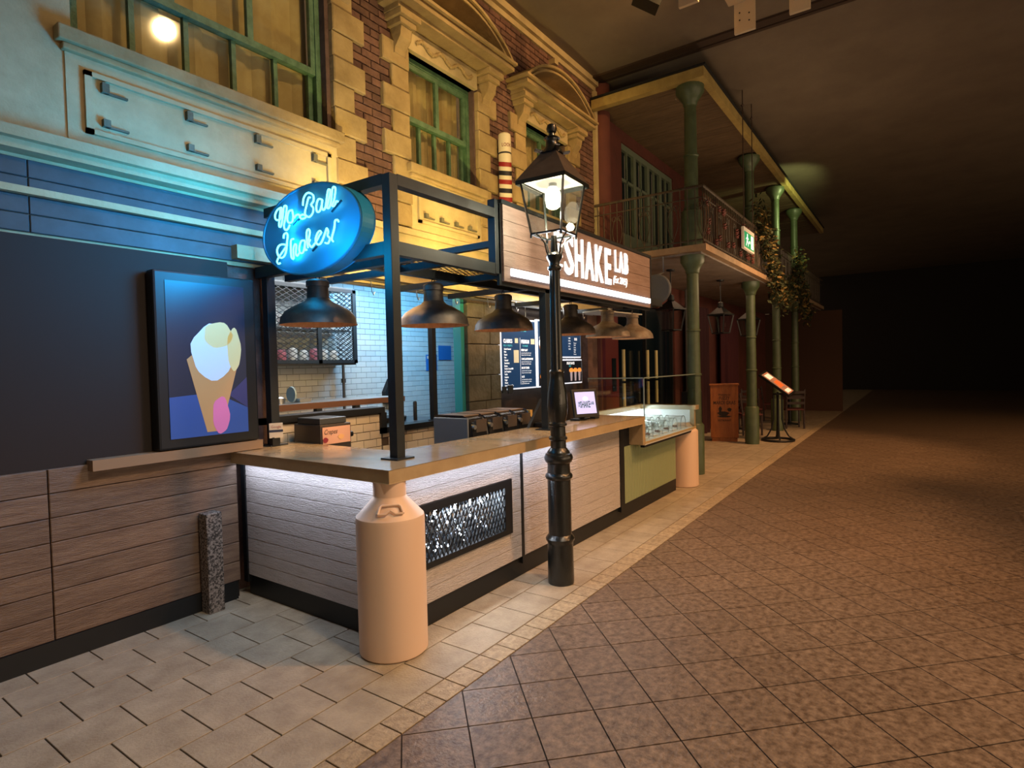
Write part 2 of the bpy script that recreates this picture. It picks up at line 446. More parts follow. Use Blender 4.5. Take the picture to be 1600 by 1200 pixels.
# quoins
q = []
for xa, side in ((3.40, 1), (4.34, -1), (5.46, 1), (6.48, -1), (7.60, 1)):
    z = 3.09 if xa < 6.4 else 3.09; k = 0
    while z < (4.86 if xa != 3.40 else 6.0):
        h = .222; wd = (.36 if k % 2 else .235)
        cx = xa + side*wd/2; q.append((cx, YW-.012-(.012 if k % 2 else 0), z+h/2, wd-.004, .08, h-.006)); z += h; k += 1
pieces('quoin_stone', q, '-y', stone, wall, 290, c=.01)
# lower ashlar below the sill string
mb = MB()
holes_wall(mb, 3.36, XE, 2.46, 3.05, YW-.04, YW, [])
mb.box(3.43, XE, YW-.08, YW-.04, 3.0, 3.06); mb.box(3.36, XE, YW-.05, YW-.04, 2.84, 2.87)
mb.build('stone_band', stone2, wall)
mb = MB()
mb.box(2.4, 5.25, YW-.14, YW-.041, 2.50, 2.60); mb.box(5.25, XE, YW-.12, YW-.041, 2.46, 2.55)
mb.build('lintel', stone2, wall)
# window surrounds: sill, apron with key pattern, consoles, frieze, cornice, segmental arch
def surround(x0, x1, z0, z1, big=False):
    cx = (x0+x1)/2
    mb = MB().box(x0-.09, x1+.09, YW-.12, YW+.1, z0-.09, z0).box(x0-.06, x1+.06, YW-.09, YW, z0-.13, z0-.09)
    mb.build('sill', stone, wall, bevel=.008)
    mb = MB().box(x0-.04, x1+.06, YW-.05, YW, 3.06, z0-.12)
    for a, b, c, d in ((x0+.05, x1-.03, 3.50, 3.53), (x0+.05, x1-.03, 3.15, 3.18), (x0+.05, x0+.09, 3.15, 3.53), (x1-.07, x1-.03, 3.15, 3.53)):
        mb.box(a, b, YW-.075, YW-.05, c, d)
    mb.build('apron', stone2, wall)
    mb = MB(); n = 4
    for i in range(n):
        xx = x0+.16 + i*(x1-x0-.36)/(n-1)
        for zz, s_ in ((3.45, 1), (3.24, -1)):
            mb.box(xx-.02, xx+.02, YW-.085, YW-.05, zz-.025, zz+.035*s_ if s_ > 0 else zz+.02); mb.box(xx, xx+.13, YW-.07, YW-.05, zz-.025, zz-.012)
    mb.build('key_pattern', stone3, wall)
    if big: return
    # frieze with garland
    MB().box(x0-.02, x1+.02, YW-.05, YW+.1, z1, z1+.21).build('frieze', stone2, wall)
    mb = MB(); pts = []
    for i in range(25):
        t = i/24; pts.append((x0+.1+t*(x1-x0-.2), YW-.065, z1+.1+.035*math.sin(t*PI*6)))
    mb.tube(pts, .018, 6)
    for i in range(0, 25, 2):
        p = pts[i]; mb.lathe([(0, -.03), (.025, 0), (0, .03)], p, 6)
    mb.build('garland', stone, wall)
    for s in (-1, 1):
        bx = x0-.16 if s < 0 else x1+.16
        mb = MB().box(bx-.14, bx+.14, YW-.24, YW, z1+.16, z1+.22).box(bx-.11, bx+.11, YW-.2, YW, z1+.10, z1+.16)
        mb.prism([(YW, z1+.10), (YW-.17, z1+.10), (YW-.15, z1), (YW-.08, z1-.08), (YW-.07, z1-.13), (YW, z1-.16)], bx-.075, bx+.075, 'x')
        mb.build('console', stone, wall, bevel=.006)
    X0, X1 = cx-.93, cx+.93; zc = z1+.22
    mb = MB().box(X0+.08, X1-.08, YW-.22, YW, zc, zc+.05).box(X0, X1, YW-.33, YW, zc+.05, zc+.09).box(X0-.03, X1+.03, YW-.36, YW, zc+.12, zc+.15).box(X0+.02, X1-.02, YW-.31, YW, zc+.09, zc+.12)
    mb.build('cornice', stone, wall)
    Rr = 1.35; half = .93; cz = zc+.15 - math.sqrt(Rr*Rr-half*half); a_ = math.asin(half/Rr)
    mb = MB()
    for (ra, rb, yo) in ((Rr, Rr-.03, .34), (Rr-.03, Rr-.06, .28), (Rr-.06, Rr-.085, .32)):
        n = 20; vs = []; 
        for i in range(n+1):
            t = -a_ + 2*a_*i/n
            for rr in (ra, rb):
                for yy in (YW-yo, YW): vs.append((cx+rr*math.sin(t), yy, max(cz+rr*math.cos(t), zc+.12)))
        fs = []
        for i in range(n):
            k = i*4; fs += [(k, k+4, k+5, k+1), (k+2, k+3, k+7, k+6), (k, k+2, k+6, k+4)]
        mb.add(vs, fs)
    mb.build('arch_moulding', stone, wall)
    poly = [(cx+(Rr-.08)*math.sin(-a_+2*a_*i/16), max(cz+(Rr-.08)*math.cos(-a_+2*a_*i/16), zc+.14)) for i in range(17)]
    MB().prism(poly, YW-.05, YW, 'y').build('tympanum', stone2, wall)
surround(*wins[0], big=True); surround(*wins[1]); surround(*wins[2])
# small consoles at the far upper left
for bx in (3.5,):
    MB().box(bx-.16, bx+.16, YW-.24, YW, 5.2, 5.27).prism([(YW, 5.2), (YW-.17, 5.2), (YW-.15, 5.05), (YW-.07, 4.95), (YW, 4.9)], bx-.09, bx+.09, 'x').build('console', stone, wall)
# sash windows
def sash(idx, x0, x1, z0, z1, zm, nu, nl):
    t = thing('window_%d' % idx, None, None, ((x0+x1)/2, YW+.12, z0)); t['kind'] = 'structure'
    y = YW+.12
    mb = MB()
    for a, b in ((x0, x0+.05), (x1-.05, x1)): mb.box(a, b, y-.05, y+.05, z0, z1)
    mb.box(x0+.05, x1-.05, y-.05, y+.05, z1-.05, z1).box(x0+.05, x1-.05, y-.06, y+.05, z0, z0+.04)
    mb.build('window_frame', greenp, t)
    def leaf(za, zb, n, yy, wd):
        m2 = MB(); xa, xb = x0+.05, x1-.05
        m2.box(xa, xa+.045, yy-.02, yy+.02, za, zb).box(xb-.045, xb, yy-.02, yy+.02, za, zb)
        m2.box(xa+.045, xb-.045, yy-.02, yy+.02, za, za+.055).box(xa+.045, xb-.045, yy-.02, yy+.02, zb-.05, zb)
        for i in range(1, n):
            xx = xa+(xb-xa)*i/n; m2.box(xx-wd/2, xx+wd/2, yy-.02, yy+.02, za+.055, zb-.05)
        s_ = m2.build('sash', greenp, t)
        for i in range(n):
            pa = xa+(xb-xa)*i/n; pb = xa+(xb-xa)*(i+1)/n
            MB().box(pa+.012, pb-.012, yy+.002, yy+.006, za+.03, zb-.03).build('pane', wglass, s_)
    leaf(zm-.03, z1-.05, nu, y-.02, .05); leaf(z0+.04, zm+.03, nl, y+.025, .035)
    # curtain hanging behind
    mb = MB(); n = 46; vs = []; fs = []
    for i in range(n+1):
        u = i/n; xx = x0+.02+u*(x1-x0-.04); yy = y+.11+.02*math.sin(u*38)+.012*math.sin(u*91)
        vs += [(xx, yy, z0+.02), (xx, yy+.01*math.sin(u*20), z1-.02)]
    for i in range(n): fs.append((2*i, 2*i+2, 2*i+3, 2*i+1))
    mb.add(vs, fs, 0, True); mb.build('curtain', curtain_m, t)
    MB().box(x0, x1, y+.16, y+.18, z0, z1).build('backing', dark, t)
sash(1, *wins[0], 4.27, 3, 5); sash(2, *wins[1], 4.26, 2, 4); sash(3, *wins[2], 4.26, 2, 4)
# plain dressed stone at the left of the front, with band courses
mb = MB(); holes_wall(mb, -2.2, 3.36, 2.46, ZC, YW-.04, YW, [wins[0]])
mb.box(-2.2, 3.42, YW-.2, YW-.04, 2.98, 3.04).box(-2.2, 3.42, YW-.15, YW-.04, 2.93, 2.98).box(-2.2, 3.42, YW-.1, YW-.04, 2.70, 2.74)
mb.build('stone_facing', stone2, wall)
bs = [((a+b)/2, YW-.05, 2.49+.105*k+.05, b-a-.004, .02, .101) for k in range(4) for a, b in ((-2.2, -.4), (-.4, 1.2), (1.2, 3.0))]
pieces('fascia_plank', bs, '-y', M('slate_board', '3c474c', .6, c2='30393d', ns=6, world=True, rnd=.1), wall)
# cornice under the ceiling
tr = struct(MB().box(-2.2, XE+.02, YW-.1, YW, ZC-.09, ZC).box(-2.2, XE+.02, YW-.05, YW, ZC-.16, ZC-.09).build('trim_1', stone2))
struct(MB().box(XE-.05, XE+.03, YW-.07, YW, 2.5, ZC-.16).build('trim_2', stone2))
# rail with hooks under the lintel
t = thing('curtain_rail', 'steel rail with small hooks under the stone lintel of the hatch', 'rail', (3.9, YW-.16, 2.4))
mb = MB().tube([(2.95, YW-.14, 2.42), (8.1, YW-.14, 2.42)], .014, 8).tube([(2.95, YW-.19, 2.46), (8.1, YW-.19, 2.46)], .008, 6)
mb.build('rail', steel, t)
for i in range(9):
    x = 3.05+i*.58
    MB().tube([(x, YW-.19, 2.46), (x, YW-.2, 2.36), (x+.02, YW-.2, 2.33), (x+.035, YW-.2, 2.36)], .005, 6).build('hook', steel, t)

# ================================================================== CEILING and right-hand world
ce = struct(MB().box(-3, 40, -12, YW+.3, ZC, ZC+.1).build('ceiling', ceil_m))
mb = MB().box(8.35, 8.5, -12, YW-.1, ZC-.03, ZC).box(8.56, 8.62, -12, YW-.1, ZC-.02, ZC).box(5.6, 5.64, -12, -.3, ZC-.015, ZC)
mb.build('ceiling_strip', M('seam', '3b2a1e', .8), ce)
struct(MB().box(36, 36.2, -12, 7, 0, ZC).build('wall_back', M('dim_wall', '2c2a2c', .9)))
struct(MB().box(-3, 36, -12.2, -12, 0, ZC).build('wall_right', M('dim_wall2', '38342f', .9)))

# ================================================================== KITCHEN behind the hatch
YK = 6.0
kw = struct(MB().box(2.3, 8.4, YK+.012, YK+.1, 0, 3.0).build('wall_kitchen', groutw))
tl = []; z = .9; r = 0
while z < 2.9:
    x = 3.2+(0 if r % 2 else .085)
    while x < 7.6:
        if infrm((x, YK, z), 0): tl.append((x+.085, YK+.008, z+.036, .166, .012, .068))
        x += .17
    z += .072; r += 1
pieces('wall_tile', tl, '-y', whitetile, kw, 298, c=.002)
struct(MB().box(2.3, 2.4, YW+.1, YK, 0, 3.0).build('wall_kitchen_left', groutw))
struct(MB().box(8.3, 8.4, YW+.1, YK, 0, 3.0).build('wall_kitchen_right', groutw))
struct(MB().box(2.3, 8.4, YW+.1, YK+.1, 3.0, 3.05).build('ceiling_kitchen', M('kceil', '9a9a96', .8)))
struct(MB().box(2.3, 8.4, YW+.1, YK+.1, -.005, .0).build('floor_kitchen', M('kfloor', '6a5a48', .6)))
# low tiled wall
YL = 4.28
lw = struct(MB().box(2.62, 3.92, YL+.01, YL+.12, 0, 1.24).box(3.92, 5.13, YL+.01, YL+.12, 0, 1.045).build('wall_low', M('warm_grout', '4c4036', .9)))
warmtile = M('cream_tile', 'd3c6ac', .25, rnd=.07)
tl = []; z = .6; r = 0
while z < 1.22:
    x = 2.64+(0 if r % 2 else .08)
    while x < 5.1:
        x2 = min(x+.155, 3.9 if x < 3.9 else 5.12)
        if (z < 1.0 or x < 3.88) and x2-x > .03: tl.append(((x+x2)/2, YL+.006, z+.037, x2-x, .014, .072))
        x += .16
    z += .078; r += 1
pieces('wall_tile', tl, '-y', warmtile, lw, 290, c=.002)
MB().box(2.6, 3.93, YL-.03, YL+.15, 1.235, 1.29).box(3.88, 3.95, YL-.03, YL+.15, 1.03, 1.235).box(3.88, 5.13, YL-.03, YL+.15, 1.035, 1.09).build('black_capping', blackm, lw)
tag(MB().box(4.66, 4.72, YL, YL+.06, 1.09, 2.5).box(4.64, 4.74, YL-.01, YL+.07, 1.09, 1.1).build('hatch_post', blackm), 'slim black square post standing on the low tiled wall in the hatch', 'post')
struct(MB().box(5.07, 5.13, YW-.03, YW+.08, 1.09, 2.5).build('trim_3', M('teal_strip', '2f8f92', .4)))
# mesh cabinet
t = thing('mesh_cabinet', 'black wall cabinet with diamond mesh doors holding jars', 'cabinet', (4.25, 5.75, 1.72))
x0, x1, z0, z1, yf = 3.62, 4.76, 1.74, 2.62, 5.6
mb = MB().box(x0, x1, yf, yf+.03, z0, z0+.04).box(x0, x1, yf, yf+.03, z1-.04, z1).box(x0, x0+.04, yf, yf+.03, z0, z1).box(x1-.05, x1, yf, yf+.03, z0, z1).box(4.2, 4.25, yf, yf+.03, z0, z1)
mb.build('frame', frame_m, t)
mb = MB().box(x0, x1, yf+.03, 5.99, z0-.02, z0).box(x0, x1, yf+.03, 5.99, z1, z1+.02); mb.build('carcass', steeld, t)
MB().box(x0+.02, x1-.02, yf+.1, 5.97, 2.12, 2.14).build('shelf', steeld, t)
mb = MB(); expmesh(mb, x0, x1, z0, z1, .10, .055, .007, .006, lambda u, v: (u, yf+.012, v)); stuff(mb.build('mesh', frame_m, t))
mb = MB(); expmesh(mb, yf, 5.97, z0, z1, .10, .055, .007, .006, lambda u, v: (x1-.01, u, v)); stuff(mb.build('mesh', frame_m, t))
ORD = ['first', 'second', 'third', 'fourth', 'fifth', 'sixth', 'seventh']
jm = [M('jar_white', 'cfd4d2', .3), M('jar_pink', 'b56a78', .4)]
for k, (x, z) in enumerate([(3.72+i*.14, 1.745) for i in range(7)] + [(3.72+i*.16, 2.145) for i in range(6)]):
    h = .13 + .04*random.random()
    mb = MB().lathe([(.045, 0), (.05, .01), (.05, h), (.035, h+.02)], (x, 5.8, z), 12); o = mb.build('jar', jm[1 if k % 3 == 1 else 0])
    row_, n_k = ('lower', k) if k < 7 else ('upper', k-7); tag(o, '%s jar in the mesh wall cabinet, %s from the left on its %s shelf' % ('pink' if k % 3 == 1 else 'white', ORD[n_k], row_), 'jar', 'jars inside the mesh cabinet')
# long wooden shelf in the kitchen + items on it
t = thing('wooden_shelf', 'long brown pass shelf with steel top inside the kitchen hatch', 'shelf', (3.75, 4.55, 1.3))
MB().box(2.75, 4.45, 4.5, 4.53, 1.31, 1.365).build('front_board', M('shelf_wood', '6b4a36', .6), t)
MB().box(2.75, 4.45, 4.53, 4.95, 1.345, 1.365).build('top_plate', steel, t)
for x in (2.95, 3.4, 3.85): MB().box(x-.03, x+.03, 4.55, 4.6, 1.0, 1.345).build('bracket', steeld, t)
for x, y, h, r_, nm, lab, cat, m_ in ((2.98, 4.7, .08, .035, 'sauce_bottle', 'small glass bottle with black cap on the kitchen pass shelf', 'bottle', whitep),
        (3.1, 4.72, .07, .05, 'steel_tub', 'short steel tub beside the blue dish on the pass shelf', 'tub', steel),):
    mb = MB().lathe([(r_, 0), (r_, h*.7), (r_*.5, h*.9), (r_*.5, h)], (x, y, 1.366), 14); o = mb.build(nm, m_); tag(o, lab, cat)
tag(MB().lathe([(.0, 0), (.07, .0), (.075, .012), (0, .012)], (0, 0, 0), 20, axis='x').build('blue_plate', M('bluewhite', '9fc0cc', .3)), 'pale blue plate standing upright on the kitchen pass shelf', 'plate')
D.objects['blue_plate'].location = (3.24, 4.75, 1.442)
tag(MB().box(3.3, 3.42, 4.7, 4.8, 1.366, 1.40).build('small_tray', steel), 'low steel tray right of the blue plate on the pass shelf', 'tray')
# things inside on the right: griddle with uprights, pipe, hand dryer, notices
tag(MB().tube([(4.78, 5.9, 0), (4.78, 5.9, 1.74)], .018, 8).lathe([(.03, 0), (.03, .05)], (4.78, 5.9, 1.5), 10).build('steel_pipe', steeld), 'thin grey pipe running down the tiled wall below the cabinet', 'pipe')
t = thing('griddle', 'dark griddle with round plate and two uprights behind the low wall', 'griddle', (4.5, 4.75, .9))
MB().box(4.0, 5.1, 4.5, 5.1, .0, 1.08).build('body', steeld, t); MB().lathe([(.21, 0), (.22, .02), (.22, .05), (0, .055)], (4.5, 4.85, 1.08), 24).build('hot_plate', blackm, t)
for x in (4.5, 4.72): MB().lathe([(.022, 0), (.022, .2), (.015, .21)], (x, 4.62, 1.08), 10).build('upright', blackm, t)
tag(MB().prism([(5.5, 1.2), (5.65, 1.2), (5.65, 1.55), (5.6, 1.52), (5.5, 1.35)], 5.93, 6.0, 'y').build('hanging_apron', dark), 'dark hanging cloth at the right edge of the tiled kitchen wall', 'cloth')
notice = M('blue_notice', '2f78c0', .6)
t = thing('wall_notice', 'blue hygiene notices taped on the white tiles right of the slim post', 'notice', (6.6, YK-.006, 1.8))
MB().box(6.38, 6.62, YK-.01, YK-.004, 1.62, 1.86).build('sheet', notice, t); MB().box(6.66, 6.95, YK-.01, YK-.004, 1.78, 2.0).build('sheet', notice, t); MB().box(6.40, 6.60, YK-.013, YK-.0105, 1.80, 1.84).build('sheet', whitep, t)

# stone pier and recess with menus
pier = []
z = 0.6; k = 0
while z < 2.4:
    h = .36 if k % 2 else .30
    if k % 2: pier += [(5.29, YW-.03, z+h/2, .31, .1, h-.008), (5.60, YW-.03, z+h/2, .30, .1, h-.008)]
    else: pier += [(5.34, YW-.03, z+h/2, .41, .1, h-.008), (5.655, YW-.03, z+h/2, .2, .1, h-.008)]
    z += h; k += 1
pieces('pier_stone', pier, '-y', stone3, wall, c=.006)
tag(MB().box(5.76, 5.84, YW-.1, YW-.082, 1.33, 1.41).box(5.88, 5.98, YW-.1, YW-.08, 1.32, 1.42).build('wall_switch', steeld), 'small grey switch plates below the first menu board', 'switch')
struct(MB().box(5.7, 8.28, YW+.1, YW+.14, 0, 2.6).build('wall_recess', M('recess_dark', '3a302b', .8, c2='2a2320', ns=4)))
menu_b = M('menu_blue', '1c3450', .35, emit='1f4670', es=.45); menu_k = M('menu_black', '1a1c22', .35, emit='1a1c22', es=.4)
menu_f = M('menu_frame', 'e8eef5', .4, emit='dfe8f5', es=.8); menu_t = M('menu_text', 'f4f4f0', .5, emit='ffffff', es=1.0); menu_c = M('menu_cyan', '4fc0c8', .5, emit='4fc0c8', es=.8)
menu_o = M('menu_orange', 'e89a4a', .5, emit='e89a4a', es=.7); menu_y = M('menu_yellow', 'd8d840', .5, emit='d8d840', es=.7)
def menu(x0, x1, z0, z1, label, fill, y=YW-.05):
    t = thing('menu_board', label, 'menu', ((x0+x1)/2, y, z0))
    MB().box(x0, x1, y, y+.04, z0, z1).build('frame', menu_f, t, bevel=.008)
    MB().box(x0+.02, x1-.02, y-.006, y, z0+.02, z1-.02).build('panel', fill, t)
    for x in (x0+.2, x1-.2): MB().tube([(x, y+.02, z1), (x, y+.02, 2.46)], .004, 5).build('hanger', steel, t)
    return t
Y0 = YW-.05-.0085
def tx(t, s, x, z, size, m_, sx=.8, off=0, al='LEFT', shear=0): return text(s, size, m_, t, lambda a, b: (x+a, Y0, z+b), sx=sx, off=off, align=al, shear=shear)
t = menu(5.80, 6.60, 1.36, 2.26, 'blue menu board listing classics and premium shakes, leftmost of the row', menu_b)
tx(t, 'Milkshakes', 6.05, 2.10, .09, menu_c, shear=.3); tx(t, 'CLASSICS', 5.85, 1.95, .065, menu_t, .7, .002); tx(t, 'PREMIUM', 6.24, 1.95, .065, menu_t, .7, .002)
tx(t, 'REG 4 - MAJOR 5', 5.85, 1.905, .032, menu_c); tx(t, 'TO AMAZE', 6.27, 1.905, .032, menu_c)
for i, s in enumerate(['Salted Caramel', 'Mint', 'Biscuit', 'Kiwi', 'Caramel', 'Strawberry', 'Banana', 'Cookie Cream Milk', 'Jam Doughnut', 'Vanilla', 'Hazelnut', 'Fudge', 'Cherry', 'Secret Flavour Cup']):
    tx(t, s, 5.86, 1.862-i*.035, .03, menu_t, .8, .0006)
for i, (s, l) in enumerate((('BERRY BLAST', 2), ('CHOCOLATE BROWNIE', 2), ('BISCUIT CRUMB', 2), ('NUTS', 3))):
    z = 1.85-i*.115; tx(t, s, 6.24, z, .036, menu_t, .7, .001)
    for k in range(l): tx(t, ['made with real fruit and cream', 'whipped cream and a topping', 'blended with ice cream'][k], 6.24, z-.032-k*.026, .022, menu_t, .85)
MB().box(6.215, 6.219, Y0, Y0+.002, 1.42, 2.02).build('rule', menu_f, t)
MB().box(6.07, 6.18, Y0-.001, Y0+.002, 1.70, 1.86).box(6.1, 6.17, Y0-.001, Y0+.002, 1.95, 2.01).box(6.47, 6.56, Y0-.001, Y0+.002, 1.94, 2.01).build('price_box', M('pricebox', 'c8c0a0', .5, emit='c8c0a0', es=.5), t)
t = menu(6.64, 7.22, 1.36, 2.28, 'blue menu board with waffle cones and churro pictures, half hidden by the kiosk post', menu_b)
tx(t, 'ICE CREAM', 6.70, 2.14, .075, menu_t, .6, .002); tx(t, 'CONES', 6.68, 2.02, .04, menu_t, .8, .001)
def cone(t, x, z, s, m1, m2):
    MB().prism([(x-.05*s, z), (x, z-.2*s), (x+.05*s, z)], Y0, Y0+.002).build('cone_picture', m1, t)
    MB().lathe([(.06*s, Y0-.001), (.06*s, Y0+.001)], (x, 0, z+.03*s), 14, axis='y').build('scoop_picture', m2, t)
cone(t, 6.74, 1.93, 1.1, menu_o, menu_t); cone(t, 6.88, 1.93, 1.1, menu_y, menu_o)
for i in range(2): tx(t, ['MAKE IT A SUNDAE', 'ADD A TOPPING'][i], 6.72, 1.68-i*.04, .03, menu_t, .8)
MB().box(6.66, 7.2, Y0-.0002, Y0+.001, 1.385, 1.545).build('panel', menu_k, t)
for x in (6.72, 6.82, 6.94): MB().lathe([(.035, Y0-.002), (.035, Y0)], (x, 0, 1.51), 14, axis='y').prism([(x-.035, 1.51), (x, 1.4), (x+.035, 1.51)], Y0-.002, Y0).build('churro_picture', menu_o, t)
tx(t, 'LOADED', 6.69, 1.395, .03, menu_y, .8, .001)
t = menu(7.26, 7.88, 1.76, 2.24, 'upper blue menu board of white price lists, right of the kiosk post', menu_b)
tx(t, 'SIDES', 7.66, 2.02, .05, menu_t, .7, .001)
for i in range(6): tx(t, ['Fruit pot', 'Waffle', 'Cookie', 'Flapjack', 'Muffin', 'Brownie'][i], 7.64, 1.97-i*.033, .027, menu_t, .8); tx(t, ['SMALL', 'LARGE', 'EXTRA', 'VEGAN', 'KIDS', 'SHARE'][i], 7.48, 2.08-i*.04, .027, menu_t, .8)
t = menu(7.26, 7.90, 1.38, 1.74, 'lower black menu board picturing three topped shakes under the price list', menu_k)
tx(t, 'FREAK SHAKES', 7.42, 1.665, .05, menu_t, .7, .001); tx(t, 'TREAT', 7.48, 1.63, .03, menu_c)
for i in range(3):
    x = 7.55+i*.125
    MB().prism([(x-.035, 1.56), (x-.022, 1.42), (x+.022, 1.42), (x+.035, 1.56)], Y0-.001, Y0+.001).build('glass_picture', M('pic_glass', 'b0a8b0', .5, emit='9a94a0', es=.5), t)
    mb = MB()
    for k in range(5): mb.lathe([(.026, Y0-.002), (.026, Y0)], (x-.036+.018*k, 0, 1.575+.012*(k % 2)), 10, axis='y')
    mb.build('topping_picture', menu_o, t)

# ================================================================== LEFT: timber wall, digital screen, granite post
tw = struct(MB().box(-2.2, 2.33, 4.13, YW, .0, 2.46).build('wall_timber', M('timber_back', '2a221e', .9)))
bs = []
z = .13
while z < 1.12:
    for xa, xb in ((-1.9, -.3), (-.3, 1.2), (1.2, 2.33)): bs.append(((xa+xb)/2, 4.115, z+.07, xb-xa-.006, .03, .138))
    z += .142
pieces('timber_plank', bs, '-y', woodw, tw)
struct(MB().box(-2.2, 2.30, 4.09, 4.13, 0, .13).build('baseboard_left', blackm))
tag(MB().box(1.4, 2.5, 4.03, 4.12, 1.085, 1.15).build('screen_ledge', M('ledge_wood', '8a7158', .5)), 'brown wooden ledge under the digital screen', 'ledge')
t = thing('digital_screen', 'large black portrait screen showing an ice cream cone, left of the counter', 'screen', (2.18, 4.1, 1.155))
MB().box(1.77, 2.47, 4.02, 4.12, 1.155, 2.335).build('housing', blackm, t, bevel=.015)
Ys = 4.018; Q = lambda pts, y0, y1, nm, m_: MB().prism([(a-.06, b) for a, b in pts], y0, y1).build(nm, m_, t)
Q([(1.9, 1.225), (2.44, 1.225), (2.44, 2.27), (1.9, 2.27)], Ys-.002, Ys, 'screen', M('screen_navy', '0a1a30', .3, emit='0c1e38', es=.4))
Q([(1.9, 1.225), (2.44, 1.225), (2.44, 1.40), (2.2, 1.52), (1.9, 1.5)], Ys-.0035, Ys-.0025, 'picture_tabletop', M('scr_blue', '20407c', .3, emit='24488c', es=.45))
Q([(2.44, 1.62), (2.3, 1.5), (2.44, 1.40)], Ys-.0035, Ys-.0025, 'picture_tabletop', M('scr_violet', '262c5c', .3, emit='2a3060', es=.4))
Q([(2.02, 1.75), (2.14, 1.25), (2.24, 1.25), (2.40, 1.80), (2.2, 1.9)], Ys-.005, Ys-.004, 'picture_cone', M('scr_cone', '9c7850', .4, emit='a88058', es=.5))
def blob(cx, cz, rx, rz, n=22, wob=.06, ph=0): return [(cx+rx*(1+wob*math.sin(5*2*PI*i/n+ph))*math.cos(2*PI*i/n), cz+rz*(1+wob*math.cos(4*2*PI*i/n+ph))*math.sin(2*PI*i/n)) for i in range(n)]
Q(blob(2.20, 1.80, .15, .19), Ys-.0075, Ys-.0065, 'picture_ice_cream', M('scr_white', 'a8b8ce', .4, emit='a8b8ce', es=.6))
Q(blob(2.35, 1.82, .05, .15, ph=1), Ys-.009, Ys-.008, 'picture_wafer', M('scr_wafer', 'b8ae80', .4, emit='b8ae80', es=.55)); Q(blob(2.24, 1.92, .1, .09, ph=2), Ys-.009, Ys-.008, 'picture_wafer', M('scr_wafer', 'b8ae80', .4, emit='b8ae80', es=.55))
Q(blob(2.24, 1.36, .06, .13, ph=2), Ys-.0075, Ys-.0065, 'picture_pink', M('scr_pink', 'b06090', .4, emit='b06090', es=.6))
tag(MB().box(2.03, 2.14, 3.98, 4.085, 0, .69).build('granite_post', M('granite', '8a8078', .7, c2='2c2622', ns=70, lo=.45, hi=.55), bevel=.006), 'short speckled granite post on the pale tiles in front of the timber wall', 'bollard')

# ================================================================== SERVICE COUNTER
XC, YC = 2.384, 2.56
t = thing('service_counter', 'white planked L-shaped service counter with black kick plate', 'counter', (XC, YC, 0))
XR = 7.37
MB().box(XC, XR, YC+.02, YC+.14, 0, .15).box(XC+.02, XC+.14, YC+.14, 4.11, 0, .15).build('kick_plate', blackm, t)
mb = MB(); holes_wall(mb, XC+.06, 5.98, .15, 1.0, YC+.03, YC+.06, [(2.62, 3.6, .385, .79)]); mb.build('carcass', dark, t); mb = MB()
mb.box(XC+.03, XC+.06, YC+.06, 4.11, .15, 1.0); mb.build('carcass', dark, t); MB().box(5.98, XR, YC+.05, YC+.08, .15, .755).build('carcass', dark, t)
zs = [.155, .25, .335, .43, .525, .62, .70, .795, .89, .99]
front = []; wing = []
for a, b in zip(zs, zs[1:]):
    zc = (a+b)/2
    xs = [(2.5, 3.755)] if (b <= .39 or a >= .785) else [(3.605, 3.755)]
    if a < .385 < b or (a < .79 < b): xs = [(3.605, 3.755)]
    for xa, xb in xs: front.append(((xa+xb)/2, YC+.012, zc, xb-xa, .03, b-a-.0025))
    front.append(((3.79+5.60)/2, YC+.012, zc, 5.60-3.79, .03, b-a-.0025))
    wing.append((XC+.012, (2.6+4.08)/2, zc, .03, 1.48, b-a-.0025))
pieces('plank', front, '-y', plankw, t, c=.0028); pieces('plank', wing, '-x', plankw, t, c=.0028)
MB().box(2.50, 3.60, YC-.001, YC+.025, .335, .388).box(2.50, 3.60, YC-.001, YC+.025, .787, .795).build('plank', plankw, t)
for b_ in ((3.757, 3.788, YC-.006, YC+.03, .10, 1.0), (5.602, 5.70, YC-.012, YC+.03, .10, 1.0), (XC-.012, XC+.03, 4.08, 4.13, .1, 1.0)): MB().box(*b_).build('black_upright', blackm, t)
MB().box(2.87, 3.4, 3.8, 4.2, 0, .85).build('back_cabinet', steeld, t)
# niche with mesh front
mb = MB().box(2.56, 3.62, YC-.014, YC+.03, .74, .795).box(2.56, 3.62, YC-.014, YC+.03, .38, .42).box(3.53, 3.62, YC-.014, YC+.03, .42, .74).box(2.5, 2.60, YC-.014, YC+.03, .38, .795)
mb.build('niche_frame', blackm, t)
mb = MB(); expmesh(mb, 2.6, 3.53, .42, .74, .04, .085, .008, .006, lambda u, v: (u, YC-.004, v)); stuff(mb.build('mesh', blackm, t))
MB().box(2.56, 3.62, YC+.28, YC+.30, .36, .80).box(2.56, 3.62, YC+.06, YC+.3, .36, .385).box(3.6, 3.62, YC+.06, YC+.3, .385, .8).box(2.56, 2.6, YC+.06, YC+.3, .385, .8).box(2.56, 3.62, YC+.06, YC+.3, .79, .8).build('niche_box', M('niche_inner', '8a929a', .15, m=.8), t)
bm_ = M('niche_chrome', 'c8ccd2', .08, m=1); random.seed(3)
mb = MB()
for i in range(120):
    x, y, z = random.uniform(2.63, 3.56), random.uniform(YC+.09, YC+.24), random.uniform(.40, .66); h = random.uniform(.06, .13); r_ = h*.35
    mb.lathe([(0, 0), (r_*.7, h*.1), (r_, h*.45), (r_*.5, h*.8), (r_*.25, h)], (x, y, z), 8)
stuff(mb.build('chrome_ornament', bm_, t))
mb = MB()
